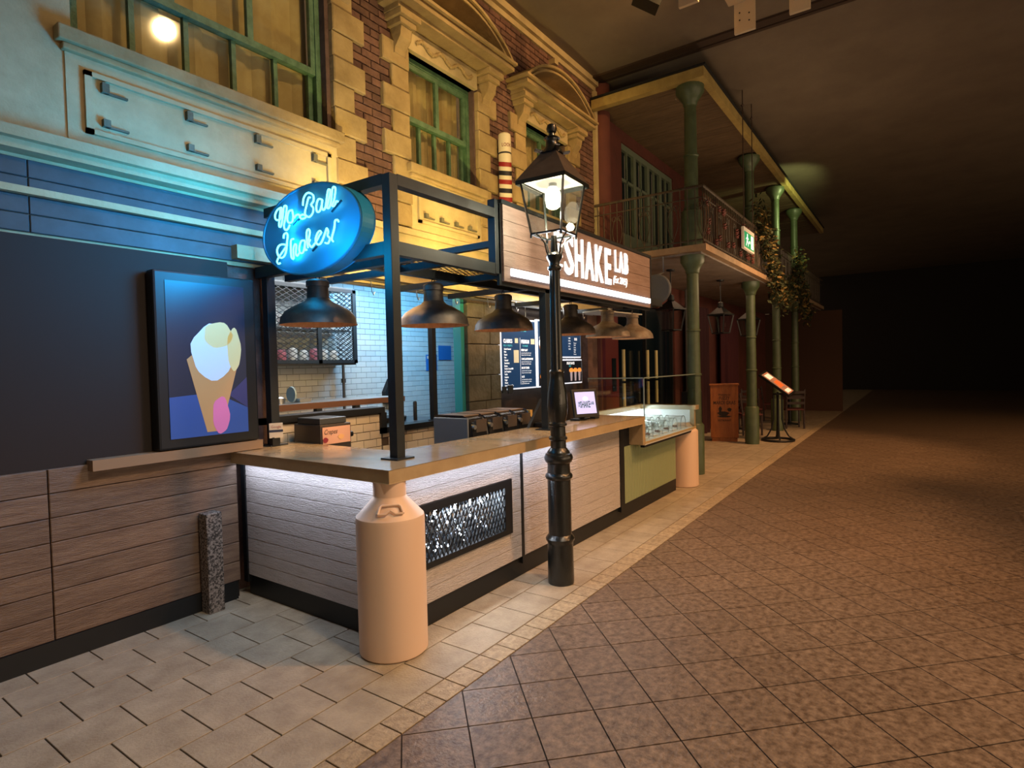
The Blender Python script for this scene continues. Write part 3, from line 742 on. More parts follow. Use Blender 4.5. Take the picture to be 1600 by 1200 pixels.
for i in range(26):
    x, y, z = random.uniform(2.65, 3.54), random.uniform(YC+.06, YC+.12), random.uniform(.42, .72); mb.lathe([(0, -.011), (.011, 0), (0, .011)], (x, y, z), 8)
stuff(mb.build('fairy_light', E('fairy', 'eaf2ff', 9), t))
# LED strips
MB().box(2.42, 4.6, 2.49, 2.50, .992, 1.0).build('led_strip', e_led, t); MB().box(2.322, 2.332, 2.5, 4.08, .992, 1.0).build('led_strip', e_led, t)
# green corrugated panel
mb = MB(); n = 76; vs = []; fs = []; xa, xb = 5.705, 7.36
for i in range(n*2+1):
    x = xa+(xb-xa)*i/(n*2); y = YC+.02+(.012 if (i//1) % 4 in (0, 1) else -.008)
    zb = .145 + .012*((i//2) % 2); vs += [(x, y, zb), (x, y, .765)]
for i in range(n*2): fs.append((2*i, 2*i+2, 2*i+3, 2*i+1))
mb.add(vs, fs); mb.build('corrugated_panel', greenpanel, t)['label'] = 'sage green corrugated panel'

# worktop
poly = [(2.284, 2.455), (6.0, 2.43), (6.0, 2.98), (2.86, 3.0), (2.86, 4.24), (2.284, 4.24)]
t = thing('worktop', 'polished beige stone worktop running around the service counter corner', 'worktop', (2.5, 2.7, 1.0))
MB().prism(poly, 1.0, 1.08, 'z').build('slab', worktop, t, bevel=.004)
MB().box(5.93, 6.0, 2.43, 2.72, .77, 1.0).build('end_drop', worktop, t, bevel=.003)
# ================================================================== MILK CHURNS
def churn(x, y, label, rz):
    t = thing('milk_churn', label, 'milk churn', (x, y, 0), 'painted milk churns at the counter corners')
    R_ = .2
    MB().lathe([(R_-.012, 0), (R_, .012), (R_, .78), (R_-.004, .80)], (0, 0, 0), 56).build('body', canm, t, rel=False)
    MB().lathe([(R_-.004, .80), (.098, .905), (.095, .92)], (0, 0, 0), 48, cap=False).build('shoulder', canm, t, rel=False)
    if x < 5: MB().lathe([(.096, .915), (.096, .999)], (0, 0, 0), 40).build('neck', canm, t, rel=False)
    mb = MB(); a = .165; pts = []
    def P(u, h): # on shoulder cone: h 0..1
        r_ = (.196-.1*h)+.012; ang = u/.16; return (r_*math.cos(ang), r_*math.sin(ang), .80+.105*h+.008)
    path = [(-.065, .30), (-.065, .62), (-.055, .70), (.055, .70), (.065, .62), (.065, .30)]
    mb.tube([P(u, h) for u, h in path], .0075, 8); mb.tube([P(-.065, .30), P(-.025, .32), P(0, .48), P(.025, .32), P(.065, .30)], .006, 6)
    mb.build('handle', canm, t, rel=False)
    t.rotation_euler = (0, 0, rz)
    if x > 5: t.scale = (1, 1, .93)
    return t
churn(XC-.01, YC-.01, 'large cream painted milk churn at the near corner of the counter', math.atan2(-2.4, -2.2)+.0)
churn(7.72, 2.60, 'pinkish milk churn at the far end beside the green panel', math.atan2(-2.5, -7))

# ================================================================== DISPLAY CASE
t = thing('display_case', 'lit white display case with clear glass guard at the far counter end', 'display case', (6.9, 2.8, .78))
xa, xb, ya, yb = 6.0, 7.78, 2.44, 3.25
MB().box(xa+.003, xb, ya, yb, .76, .80).build('base', M('case_white', 'd8dcd8', .4), t)
MB().box(xa+.003, xb, ya-.006, ya, .775, .80).build('edge', M('case_edge', 'a89468', .5), t); MB().box(xa+.003, xb, ya+.005, ya+.05, .735, .76).build('under_rail', blackm, t)
MB().box(xb-.06, xb, ya, ya+.06, .80, 1.02).box(xa+.003, xb+.06, yb-.06, yb, 1.02, 1.08).box(xb-.06, xb+.08, ya-.02, yb-.06, 1.02, 1.08).build('wood_rim', worktop, t, bevel=.003)
MB().box(xa+.003, xb-.06, yb-.06, yb-.04, .80, 1.02).box(xb-.06, xb-.045, ya+.06, yb-.06, .80, 1.02).build('white_lining', M('lining', 'e2e6e6', .4), t)
MB().box(xa+.05, xb-.08, yb-.075, yb-.062, 1.0, 1.015).build('led_strip', e_white, t)
MB().box(xa+.01, xb, ya, ya+.006, .80, 1.49).build('glass_pane', glass, t); MB().box(xa+.004, xa+.01, ya, 3.12, 1.081, 1.49).build('glass_pane', glass, t)
MB().box(xa+.01, xb, ya+.006, 3.12, 1.49, 1.498).build('glass_pane', glass, t)
MB().box(xa+.0, xb, ya-.002, ya+.008, 1.488, 1.5).box(xa, xa+.012, ya, 3.12, 1.488, 1.5).box(xa, xa+.012, ya-.003, ya+.008, .8, 1.49).build('glass_edge', M('glass_edge', '7a8a88', .2, spec=.8), t)
cov = None; k = 0
top_m = M('topping', '6a4030', .8)
for j in range(2):
    for i in range(5):
        x, y = 6.2+i*.32, 2.62+j*.30
        if cov is None:
            cov = thing('arched_cover', '', 'food cover', (x, y, .801), 'clear arched covers in the display case')
            mb = MB(); n = 14; vs = []; fs = []
            for a in range(n+1):
                an = PI*a/n; cy, cz = .10*math.cos(an), .16*max(math.sin(an), 0)**.7
                for xx in (-.11, .11): vs.append((cy, xx, cz))
            for a in range(n): fs.append((2*a, 2*a+1, 2*a+3, 2*a+2))
            mb.add(vs, fs, 0, True); mb.build('shell', plasticc, cov, rel=False)
            mb = MB(); mb.tube([(.10*math.cos(PI*a/n), -.11, .16*max(math.sin(PI*a/n), 0)**.7) for a in range(n+1)], .0035, 5); mb.tube([(.10*math.cos(PI*a/n), .11, .16*max(math.sin(PI*a/n), 0)**.7) for a in range(n+1)], .0035, 5)
            mb.build('rim', M('coverrim', '8a9494', .25), cov, rel=False)
            MB().box(-.085, .085, -.1, .1, 0, .012).build('tray', whitep, cov, rel=False)
            mb = MB()
            for a in range(10): mb.lathe([(.012, 0), (.016, .008), (0, .018)], (random.uniform(-.05, .05), random.uniform(-.04, .04), .012), 6)
            mb.build('topping', top_m, cov, rel=False)
            o = cov
        else: o = dup(cov, (x, y, .801))
        o['label'] = 'clear arched topping cover, %s from the left in the %s row of the display case' % (ORD[i], ['front', 'back'][j])

# ================================================================== KIOSK FRAME
t = thing('kiosk_frame', 'black square-tube canopy frame with mesh shelf standing on the counter', 'frame', (2.62, 2.73, 1.08))
F = .07; XF, YF = 2.62, 2.73
def post(x, y, z0=1.08, z1=2.88, nm='post'):
    po = MB().box(x-F/2, x+F/2, y-F/2, y+F/2, z0, z1).build(nm, frame_m, t, bevel=.003)
    if z0 < 1.2: MB().box(x-.075, x+.075, y-.075, y+.075, z0, z0+.01).build('foot_plate', frame_m, po)
post(XF, YF); post(2.66, 4.14, z1=2.46); post(4.45, YF, z1=2.36); post(3.72, YF, 2.38, 2.96, 'upright')
def beam(p, q, wd=F, h=.07, nm='beam'): MB().bar(p, q, wd, h).build(nm, frame_m, t)
zt = 2.85
beam((XF+F/2, YF, zt), (3.685, YF, zt)); beam((XF, YF+F/2, zt), (XF, YW-.2, zt))
XS = 7.3
beam((XF+F/2, YF, 2.42), (XS, YF, 2.42), .06, .085); beam((2.9, 3.25, 2.415), (XS, 3.25, 2.415), .06, .07)
beam((XF, YF+F/2, 2.42), (XF, YW-.05, 2.42), .06, .085); beam((2.87, YF+.04, 2.415), (2.87, YW-.05, 2.415), .05, .07)
for x in (3.15, 3.9, 4.67, 5.9, XS-.03): beam((x, YF+.03, 2.40), (x, YW-.22, 2.40), .05, .05, 'cross_beam')
beam((3.72, YF+.04, 2.62), (3.72, YW-.07, 2.62), .05, .05, 'cross_beam')
mb = MB(); expmesh(mb, 2.9, XS, YF+.04, 3.22, .09, .045, .006, .004, lambda u, v: (u, v, 2.45)); stuff(mb.build('shelf_mesh', frame_m, t))
mb = MB(); expmesh(mb, YF+.04, YW-.07, 2.65, 2.85, .09, .045, .006, .004, lambda u, v: (v, u, 2.45)); stuff(mb.build('shelf_mesh', frame_m, t))
# floodlights on the shelf
def flood(x, y, label):
    f = thing('floodlight', label, 'floodlight', (x, y, 2.46), 'floodlights on the kiosk shelf')
    MB().box(-.03, .03, -.05, .05, 0, .012).box(-.1, -.092, -.02, .02, .012, .12).box(.092, .1, -.02, .02, .012, .12).box(-.1, .1, -.02, .02, .004, .012).build('bracket', blackm, f, rel=False)
    mb = MB().prism([(-.05, .03), (.08, .10), (.05, .15), (-.07, .10)], -.09, .09, 'x'); mb.build('housing', blackm, f, rel=False, bevel=.004)
    MB().prism([(.052, .152), (.083, .102), (.085, .103), (.054, .154)], -.08, .08, 'x').build('lens', E('floodlens', 'ffd890', 6), f, rel=False)
flood(3.22, 3.24, 'black floodlight on the mesh shelf behind the kiosk corner post'); flood(4.62, 3.24, 'black floodlight on the shelf behind the left end of the shop sign'); flood(6.15, 3.24, 'black floodlight on the shelf behind the right half of the shop sign')
tag(MB().lathe([(.045, 0), (.05, .01), (.05, .06), (.03, .075)], (2.98, 3.0, 2.455), 20).build('sensor_dome', whitep), 'small round white unit on the mesh shelf behind the kiosk corner post', 'sensor')

# ================================================================== NEON SIGN
XN = 2.50
t = thing('neon_sign', 'oval blue neon sign reading No-Ball Shakes! on the kiosk frame', 'neon sign', (XN, 3.47, 2.7))
cy, cz, ry, rz_ = 3.395, 2.615, .535, .30
ov = lambda k, n=64: [(cy+ry*k*math.cos(2*PI*i/n), cz+rz_*k*math.sin(2*PI*i/n)) for i in range(n)]
MB().prism(ov(1), XN, XN+.11, 'x').build('sign_box', M('sign_teal', '2786a8', .45), t, bevel=.005)  # teal base colour carries the neon's cyan light on the box
MB().tube([(XN-.002, a, b) for a, b in ov(.99)], .008, 6, closed=True).build('rim', M('sign_rim', '1c6078', .4), t)
def upx(px, py):
    r_ = R3 @ Vector((px-800, -(py-600), -FPX)); k_ = (XN-.03)/r_.x; return (XN-.03, r_.y*k_, 1.65+r_.z*k_)
S = 7.5
strokes = [
 [(215,410),(175,435),(148,500),(160,550),(205,548),(222,490),(228,430),(215,410),(205,500),(195,620),(218,625),(238,520),(250,410),(270,385),(284,410),(272,520),(252,620),(270,670),(300,655),(320,610)],
 [(350,440),(312,450),(292,520),(302,580),(345,578),(360,520),(352,450),(368,530),(392,500),(425,488),(440,520)],
 [(500,500),(470,490),(438,512),(460,540),(500,528),(520,500)],
 [(475,385),(480,310),(510,250),(550,235),(595,265),(598,330),(570,375),(595,410),(590,470),(555,515),(515,508),(498,470),(515,390),(540,295),(560,290)],
 [(700,315),(655,310),(632,390),(640,455),(672,448),(695,380),(702,315),(695,400),(715,435),(742,390),(765,220),(785,195),(795,230),(770,350),(758,410),(785,405),(805,330),(820,190),(842,165),(856,195),(840,320),(815,385),(845,385),(865,335),(888,338)],
 [(250,770),(252,725),(282,705),(296,735),(290,800),(275,930),(240,992),(195,985),(172,920),(190,860),(235,838),(290,850)],
 [(290,850),(240,920),(190,995),(172,1040),(188,1068),(208,1058)],
 [(365,775),(335,790),(333,880),(340,990),(368,1002),(362,900),(378,840),(398,850),(392,940),(408,975),(440,925)],
 [(495,795),(455,800),(432,880),(440,935),(475,935),(495,860),(500,800),(498,900),(520,900)],
 [(535,880),(518,770),(522,680),(545,662),(556,700),(540,800),(560,785),(545,825),(575,872),(605,840)],
 [(600,850),(640,790),(668,735),(690,700),(670,680),(640,720),(622,790),(645,838),(680,830),(710,775),(740,690),(755,650),(772,690),(762,735),(790,770),(770,825),(735,820)],
 [(893,575),(880,552),(852,562),(842,650),(812,770),(830,805)],
]
mb = MB()
for s_ in strokes: mb.tube([upx(410+a/S, 270+b/S) for a, b in smooth(s_, 3)], .0065, 6)
mb.build('neon_tube', e_neon, t)
for a, b, c_, d_ in ((815,455,925,325), (370,610,430,540), (590,915,640,860)):
    MB().tube([upx(410+a/S, 270+b/S), upx(410+c_/S, 270+d_/S)], .008, 6).build('electrode', M('neon_end', '0c3a48', .5), t)

# ================================================================== SHOP SIGN
YS = 2.67
t = thing('shop_sign', 'timber shop sign with lit white SHAKE LAB letters and light bar', 'sign', (5.3, YS, 2.33))
XA, XB, ZA, ZB = 3.76, 6.82, 2.325, 2.93
signw = M('sign_timber', '8c7a74', .6, c2='7a6862', ns=4, bump=.3, bs=18, st=(1, 1, 8), world=True, rnd=.05)
bs = []; n = 5
for i in range(n):
    h = (ZB-ZA)/n; bs.append(((XA+XB)/2, YS+.012, ZA+h*(i+.5), XB-XA, .024, h-.002))
pieces('sign_board', bs, '-y', signw, t, c=.002)
MB().box(XA-.03, XB+.02, YS-.01, YS+.05, ZB, ZB+.03).box(XB, XB+.02, YS-.01, YS+.05, ZA, ZB).box(XA-.03, XB+.02, YS+.025, YS+.05, ZA-.03, ZB).build('sign_frame', frame_m, t)
MB().box(XA+.08, XB-.05, YS-.025, YS-.001, ZA+.048, ZA+.108).build('light_bar', e_white, t, bevel=.006)
fs_ = lambda x, z: (lambda a, b: (x+a, YS-.004, z+b))
for w_, x_, z_, fw, fh, o_ in (('S', 4.71, 2.49, .165, .37, .006), ('H', 4.915, 2.49, .155, .37, .006), ('A', 5.11, 2.49, .185, .37, .006), ('K', 5.335, 2.49, .17, .37, .006), ('E', 5.56, 2.49, .13, .37, .006), ('L', 5.80, 2.645, .075, .23, .003), ('A', 5.905, 2.645, .105, .23, .003), ('B', 6.05, 2.645, .085, .23, .003)):
    text(w_, .5, e_sign, t, fs_(x_, z_), 'letter', off=o_, ext=.015, align='LEFT', fit=(fw, fh))['label'] = 'lit white letter ' + w_
text('(Est 2015)', .125, e_sign, t, fs_(5.76, 2.50), 'letter_set', off=0, ext=.006, align='LEFT', shear=.3, fit=(.36, .10))
text('THE', .20, e_sign, t, lambda a, b: (4.66-b, YS-.004, 2.50+a), 'letter_set', off=.002, ext=.015, align='LEFT', fit=(.36, .13))

# ================================================================== PENDANT LAMPS
def pendant(x, y, m_, label):
    p = thing('pendant_lamp', label, 'pendant lamp', (x, y, 2.0), 'barn pendant lamps under the kiosk frame')
    prof = [(.285, 0), (.28, .012), (.272, .055), (.24, .10), (.17, .145), (.105, .175), (.082, .20), (.075, .30), (.062, .305)]
    MB().lathe(prof, (0, 0, 0), 40, cap=False).build('shade', m_, p, rel=False)
    MB().lathe([(r_-.006, z_+.001) for r_, z_ in prof[:6]] + [(0, .18)], (0, 0, 0), 40, cap=False).build('inner_shade', copper_in, p, rel=False)
    MB().lathe([(.07, .285), (.085, .287), (.085, .325), (.07, .34), (0, .342)], (0, 0, 0), 26).build('cap', m_, p, rel=False)
    MB().lathe([(.0, .07), (.03, .08), (.035, .11), (.02, .15), (.02, .18)], (0, 0, 0), 14).build('bulb', whitep, p, rel=False)
    mb = MB().tube([(.018*math.cos(a), 0, .36+.018*math.sin(a)) for a in [2*PI*i/12 for i in range(12)]], .004, 5, closed=True)
    mb.tube([(0, 0, .375), (0.01, 0, .39), (0, 0, .41)], .004, 5); mb.build('hook', blackm, p, rel=False); return p
labs = ['pendant lamp hanging alone under the neon sign at the left', 'pendant lamp nearest the kiosk corner post, right of it', 'second pendant lamp right of the corner post, in front of the first menu board',
        'pendant lamp partly hidden behind the street lamp post', 'weathered pendant lamp, second from the right end of the row', 'weathered grey and tan pendant lamp at the right end of the row']
pos = [(2.80, 3.72), (3.57, 3.25), (4.55, 3.25), (5.87, 3.25), (6.83, 3.25), (7.62, 3.25)]
for k in range(6): pendant(*pos[k], copper if k < 4 else copper_old, labs[k])

# ================================================================== STREET LAMP
LX, LY = 3.80, 2.235
t = thing('street_lamp', 'black cast iron street lamp with lit four sided glass lantern', 'street lamp', (LX, LY, 0))
MB().lathe([(.098, 0), (.1, .02), (.097, .30), (.098, .315), (.108, .33), (.11, .345), (.1, .36), (.092, .372), (.088, .375), (.088, .79)], (LX, LY, 0), 36).build('base_drum', iron, t)
MB().lathe([(.088, .79), (.1, .80), (.105, .815), (.1, .83), (.088, .842), (.085, .90), (.088, .915), (.1, .925), (.108, .945), (.109, .96), (.098, .985), (.088, .99), (.086, 1.0), (.07, 1.02), (.062, 1.03)], (LX, LY, 0), 36).build('collar', iron, t)
MB().lathe([(.06, 1.03), (.058, 1.085), (.07, 1.095), (.07, 1.11), (.058, 1.12), (.056, 1.19), (.07, 1.20), (.07, 1.215), (.058, 1.225), (.072, 1.28), (.078, 1.34), (.072, 1.44), (.054, 1.54), (.05, 1.59), (.058, 1.605), (.05, 1.62)], (LX, LY, 0), 36).build('baluster_shaft', iron, t)
MB().lathe([(.046, 1.62), (.04, 2.36)], (LX, LY, 0), 24, flute=.12).build('fluted_pole', iron, t)
MB().lathe([(.04, 2.36), (.052, 2.375), (.052, 2.39), (.04, 2.40), (.04, 2.425), (.058, 2.455), (.062, 2.475), (.05, 2.49), (.03, 2.50), (.022, 2.62)], (LX, LY, 0), 28).build('capital', iron, t)
mb = MB()
for k in range(4):
    a = PI/4+k*PI/2+.38; p0 = (LX+.03*math.cos(a), LY+.03*math.sin(a), 2.42)
    pts = [(LX+r_*math.cos(a), LY+r_*math.sin(a), z_) for r_, z_ in ((.04, 2.44), (.07, 2.50), (.085, 2.56), (.12, 2.60), (.165, 2.625))]
    mb.tube(pts, .006, 6)
mb.build('bracket_arm', iron, t)
A0 = .05  # lantern turned so that one corner faces the walkway
def sq(r, z): return [(LX+r*math.cos(A0+PI/4+k*PI/2-PI/4*0), LY+r*math.sin(A0+PI/4+k*PI/2), z) for k in range(4)]
lo, hi = sq(.175, 2.63), sq(.252, 3.02)
mb = MB()
for k in range(4):
    mb.bar(lo[k], hi[k], .014); mb.bar(lo[k], lo[(k+1) % 4], .014); mb.bar(hi[k], hi[(k+1) % 4], .02)
    mb.bar(lo[k], (lo[k][0], lo[k][1], 2.60), .012)
lf = mb.build('lantern_frame', iron, t)
for k in range(4): MB().add([lo[k], lo[(k+1) % 4], hi[(k+1) % 4], hi[k]], [(0, 1, 2, 3)]).build('glass_pane', glass, lf)
roofm = M('lantern_roof', '4a4038', .45, c2='3c332d', ns=8)
r0, r1 = sq(.288, 3.015), sq(.085, 3.235)
MB().add(r0+r1, [(0, 1, 5, 4), (1, 2, 6, 5), (2, 3, 7, 6), (3, 0, 4, 7), (4, 5, 6, 7)]).build('lantern_roof', roofm, t)
r2 = sq(.288, 2.985)
MB().add(r0+r2, [(0, 4, 5, 1), (1, 5, 6, 2), (2, 6, 7, 3), (3, 7, 4, 0)]).build('roof_rim', iron, t)
MB().add([(p[0]+(LX-p[0])*.06, p[1]+(LY-p[1])*.06, 3.01) for p in r0], [(3, 2, 1, 0)]).build('roof_lining', whitep, t)
cr = sq(.135, 3.25)
mb = MB().lathe([(.085, 3.225), (.075, 3.25), (.05, 3.28), (.045, 3.32), (.05, 3.335), (.062, 3.34), (.05, 3.35), (.025, 3.362), (.022, 3.38), (.035, 3.39), (.04, 3.415), (.032, 3.44), (.01, 3.452), (0, 3.456)], (LX, LY, 0), 24)
for p in cr: mb.bar((LX+(p[0]-LX)*.5, LY+(p[1]-LY)*.5, 3.235), p, .04, .012); 
mb.build('finial', iron, t)
MB().lathe([(.025, 2.99), (.035, 2.98), (.058, 2.94), (.06, 2.89), (.05, 2.84), (.03, 2.825), (0, 2.82)], (LX, LY, 0), 26).build('globe', e_bulb, t)
MB().lathe([(.03, 3.01), (.03, 2.985)], (LX, LY, 0), 16).build('lamp_holder', steel, t)

# ================================================================== THINGS ON / BEHIND THE COUNTER
# payment tablet
t = thing('tablet_till', 'black tablet on a stand showing a lilac SHAKE LAB screen, on the worktop', 'tablet', (5.35, 2.8, 1.08))
c0 = Vector((5.33, 2.80, 1.26)); ux = Vector((.86, -.5, 0)).normalized(); nrm = Vector((-.5, -.86, .22)).normalized(); uz = nrm.cross(ux)*-1
uz = ux.cross(nrm)*-1 if ux.cross(nrm).z < 0 else ux.cross(nrm)
def tp(u, v, d=0): return c0+ux*u+uz*v+nrm*d
def slab(mb, u0, u1, v0, v1, d0, d1_): return mb.add([tp(u0,v0,d0),tp(u1,v0,d0),tp(u1,v1,d0),tp(u0,v1,d0),tp(u0,v0,d1_),tp(u1,v0,d1_),tp(u1,v1,d1_),tp(u0,v1,d1_)], [(0,3,2,1),(4,5,6,7),(0,1,5,4),(1,2,6,5),(2,3,7,6),(3,0,4,7)])
slab(MB(), -.15, .15, -.145, .145, -.03, 0).build('casing', blackm, t, bevel=.006)
slab(MB(), -.118, .118, -.11, .115, .001, .003).build('screen', E('tablet_lilac', 'a9aee0', .9), t)
lt = E('tablet_dark', '1d5660', .15)
text('SHAKE', .08, lt, t, lambda a, b: tuple(tp(a-.07, b-.05, .0045)), off=.002, align='LEFT', fit=(.12, .07)); text('LAB', .04, lt, t, lambda a, b: tuple(tp(a+.052, b-.02, .0045)), off=.001, align='LEFT', fit=(.045, .032))
text('THE', .03, lt, t, lambda a, b: tuple(tp(-.07-b, a-.04, .0045)), off=.001, align='LEFT', fit=(.055, .02))
MB().add([tp(.03*math.cos(a), .045+.02*math.sin(a), .0045) for a in [2*PI*i/16 for i in range(16)]], [tuple(range(16))]).build('cup_logo', e_sign, t)
MB().box(5.27, 5.5, 2.84, 2.95, 1.081, 1.095).bar((5.38, 2.88, 1.09), tuple(tp(0, -.03, -.03)), .05, .03).build('stand', blackm, t)
MB().box(5.50, 5.60, 2.78, 2.84, 1.081, 1.10).build('card_reader', blackm, t)
# shake dispenser machine
t = thing('dispenser_machine', 'row of four black and steel drink dispenser units behind the counter', 'machine', (4.4, 3.4, 0))
gm = M('machine_gloss', '1a1c1f', .18, spec=.7); mg = M('machine_side', '6a7076', .4)
MB().box(3.92, 4.9, 3.22, 3.62, 0.0, .92).build('cabinet', steeld, t, bevel=.01)
for i in range(4):
    x = 3.93+i*.24; zt_ = 1.20
    u = MB().prism([(3.20, .92), (3.17, 1.02), (3.19, 1.14), (3.23, zt_), (3.28, zt_+.02), (3.6, zt_+.02), (3.6, .92)], x, x+.232, 'x').build('unit', gm, t, bevel=.012)
    MB().box(x+.065, x+.215, 3.175, 3.20, 1.08, 1.19).build('hopper_window', M('hopper', '4a4440', .15, spec=.7), u)
    MB().lathe([(.02, 3.16), (.024, 3.175), (.024, 3.2)], (x+.03, 0, 1.13), 16, axis='y').build('knob', steel, u)
    MB().box(x+.01, x+.222, 3.27, 3.58, zt_+.02, zt_+.03).build('lid', M('lid_steel', 'a08c7a', .35, m=.6), u)
MB().box(3.905, 3.925, 3.2, 3.6, .92, 1.21).build('side_panel', mg, t, bevel=.008); MB().box(4.90, 4.94, 3.2, 3.6, 0.0, 1.21).build('end_board', M('end_yellow', 'b8954a', .5), t)
t = thing('till_terminal', 'black angled till with a small red light behind the worktop', 'till', (4.9, 3.0, 1.08))
MB().prism([(4.48, 1.081), (4.86, 1.081), (4.80, 1.33), (4.72, 1.34)], 3.0-.06, 3.0-.03, 'y').build('screen_back', blackm, t)
MB().box(4.55, 4.72, 2.82, 2.93, 1.081, 1.13).build('base', blackm, t, bevel=.01); MB().lathe([(.005, 0), (.005, .004)], (4.60, 2.84, 1.13), 8).build('indicator', E('red_led', 'ff2a1a', 12), t)
# crepe box
t = thing('crepe_machine_box', 'dark steel box with a pink Crepes sticker on the worktop left end', 'machine', (3.0, 3.95, .85))
MB().box(2.87, 3.17, 3.84, 4.18, .85, 1.225).build('body', M('box_steel', '4a4440', .4, m=.4), t, bevel=.006); MB().box(2.89, 3.15, 3.87, 4.16, 1.225, 1.275).build('lid', steeld, t, bevel=.006)
MB().box(2.885, 3.155, 3.832, 3.839, 1.07, 1.205).build('sticker', M('sticker_pink', 'd8a890', .5), t, bevel=.0)
text('Crepes', .055, blackm, t, lambda a, b: (2.893+a, 3.8305, 1.15+b), sx=.8, shear=.4, align='LEFT')
MB().prism(blob(2.91, 1.105, .025, .02), 3.829, 3.8315).build('picture', M('berry', '8a3040', .5), t); MB().prism(blob(3.06, 1.12, .03, .02), 3.829, 3.8315).build('picture', M('crepe', 'e0b078', .5), t)
tag(MB().lathe([(.03, 0), (.045, .03), (.05, .05), (.045, .09), (.05, .1)], (3.30, 4.08, 1.05), 16).tube([(3.30, 4.08, .85), (3.30, 4.08, 1.06)], .02).tube([(3.24, 4.06, 1.1), (3.36, 4.06, 1.1)], .025).build('grinder', blackm), 'small black rounded appliance right of the crepe machine box', 'appliance')
# review stand
t = thing('review_sign', 'small white Google sign with a dark band at the left frame post', 'sign', (2.6, 4.06, 1.08))
c0 = Vector((2.63, 4.06, 1.20)); ux = Vector((.9, -.4, 0)).normalized(); nrm = Vector((-.4, -.9, .0)).normalized(); uz = Vector((0, 0, 1))
slab(MB(), -.05, .05, -.055, .06, 0, .006).build('plate', M('sign_plate', 'cfc4b4', .5), t, bevel=.002)
slab(MB(), -.05, .05, -.01, .008, .0065, .0075).build('band', M('navy', '1c2a48', .5), t)
text('Google', .028, M('google_text', '9a3a34', .5), t, lambda a, b: tuple(tp(a, b+.022, .0075)), sx=.9)
MB().box(2.60, 2.66, 4.06, 4.1, 1.081, 1.15).build('foot', blackm, t)
# barber pole
t = thing('barber_pole', 'red white and black striped barber pole on the brick front', 'barber pole', (5.86, YW-.14, 3.0))
bx, by = 5.86, YW-.14
MB().lathe([(.078, 2.98), (.078, 4.42), (.074, 4.46), (.05, 4.48), (0, 4.485)], (bx, by, 0), 28).build('pole', M('pole_white', 'd8ccb0', .5), t)
for i in range(14):
    z = 4.08-i*.105; n = 24; vs = []; fs = []
    for k in range(n+1):
        a = 2*PI*k/n; zz = z+.025*math.cos(a-.9)
        for d_ in (0, .055): vs.append((bx+.0795*math.cos(a), by+.0795*math.sin(a), zz+d_))
    for k in range(n): fs.append((2*k, 2*k+2, 2*k+3, 2*k+1))
    MB().add(vs, fs, 0, True).build('stripe', M('stripe_red', '8c2020', .5) if i % 2 == 0 else M('stripe_black', '1a1c26', .5), t)
MB().lathe([(.0785, 4.22), (.081, 4.23), (.0785, 4.24)], (bx, by, 0), 28, cap=False).build('ring', M('stripe_black', '1a1c26', .5), t)
def cyl(a, b):
    an = -2.2+a/.08; return (bx+.0805*math.cos(an), by+.0805*math.sin(an), 4.30+b)
text('LOOK', .06, M('stripe_red2', '7a2018', .5), t, cyl, sx=.75, off=.0006)
for z in (3.3, 4.3): MB().box(bx-.02, bx+.02, by, YW, z-.015, z+.015).build('wall_bracket', blackm, t)

# ================================================================== RED BUILDING, BALCONY
YR = 4.2
mb = MB(); holes_wall(mb, XE+.03, 21, 0, ZC, YR, YR+.25, [(9.15, 12.05, 0, 2.75), (9.5, 12.1, 3.36, 5.5)])
rw = struct(mb.build('wall_far_left', red))
MB().lathe([(.16, 2.6), (.16, ZC)], (XE+.2, YR+.02, 0), 20).build('pilaster', red, rw)
d = thing('door_1', None, None, (10.6, YR+.1, 0)); d['kind'] = 'structure'
MB().box(9.15, 12.05, YR+.1, YR+.14, 0, 2.75).build('door_glass', darkglass, d)
for x in (9.15, 10.55, 12.0): MB().box(x, x+.05, YR+.04, YR+.1, 0, 2.75).build('door_frame', dark, d)
for x, a in ((9.30, 1), (10.38, 1), (10.82, 1)):
    h = MB()
    for z0_, z1_ in ((.4, .86), (.9, 1.32), (1.36, 1.9)): h.lathe([(.03, z0_), (.03, z1_)], (x, YR-.06, 0), 12)
    hh = h.build('pull_bar', cream, d); MB().box(x-.012, x+.012, YR-.05, YR+.1, .87, .9).box(x-.012, x+.012, YR-.05, YR+.1, 1.32, 1.36).build('bar_bracket', blackm, d)
MB().box(8.62, 9.12, YR-.05, YR, 0, 2.5).build('red_panel', M('red_door', '5c1a1c', .5), rw); MB().box(8.85, 9.0, YR-.062, YR-.05, 1.2, 1.75).build('panel_glass', darkglass, rw)
# french windows on the balcony
wf = M('grey_green_frame', '6d7a68', .6)
t = thing('window_4', None, None, (10.8, YR+.1, 3.36)); t['kind'] = 'structure'
for i in range(4):
    xa = 9.5+i*.65; xb = xa+.65; mb = MB()
    mb.box(xa, xa+.06, YR+.03, YR+.09, 3.36, 5.5).box(xb-.06, xb, YR+.03, YR+.09, 3.36, 5.5).box(xa+.06, xb-.06, YR+.03, YR+.09, 5.4, 5.5).box(xa+.06, xb-.06, YR+.03, YR+.09, 3.36, 3.95).box(xa+.06, xb-.06, YR+.04, YR+.08, 4.86, 4.91).box((xa+xb)/2-.02, (xa+xb)/2+.02, YR+.04, YR+.08, 3.95, 5.4)
    o = mb.build('casement', wf, t)
    for a, b in ((xa+.06, (xa+xb)/2-.02), ((xa+xb)/2+.02, xb-.06)): MB().box(a, b, YR+.085, YR+.09, 3.95, 5.4).build('pane', darkglass, o)
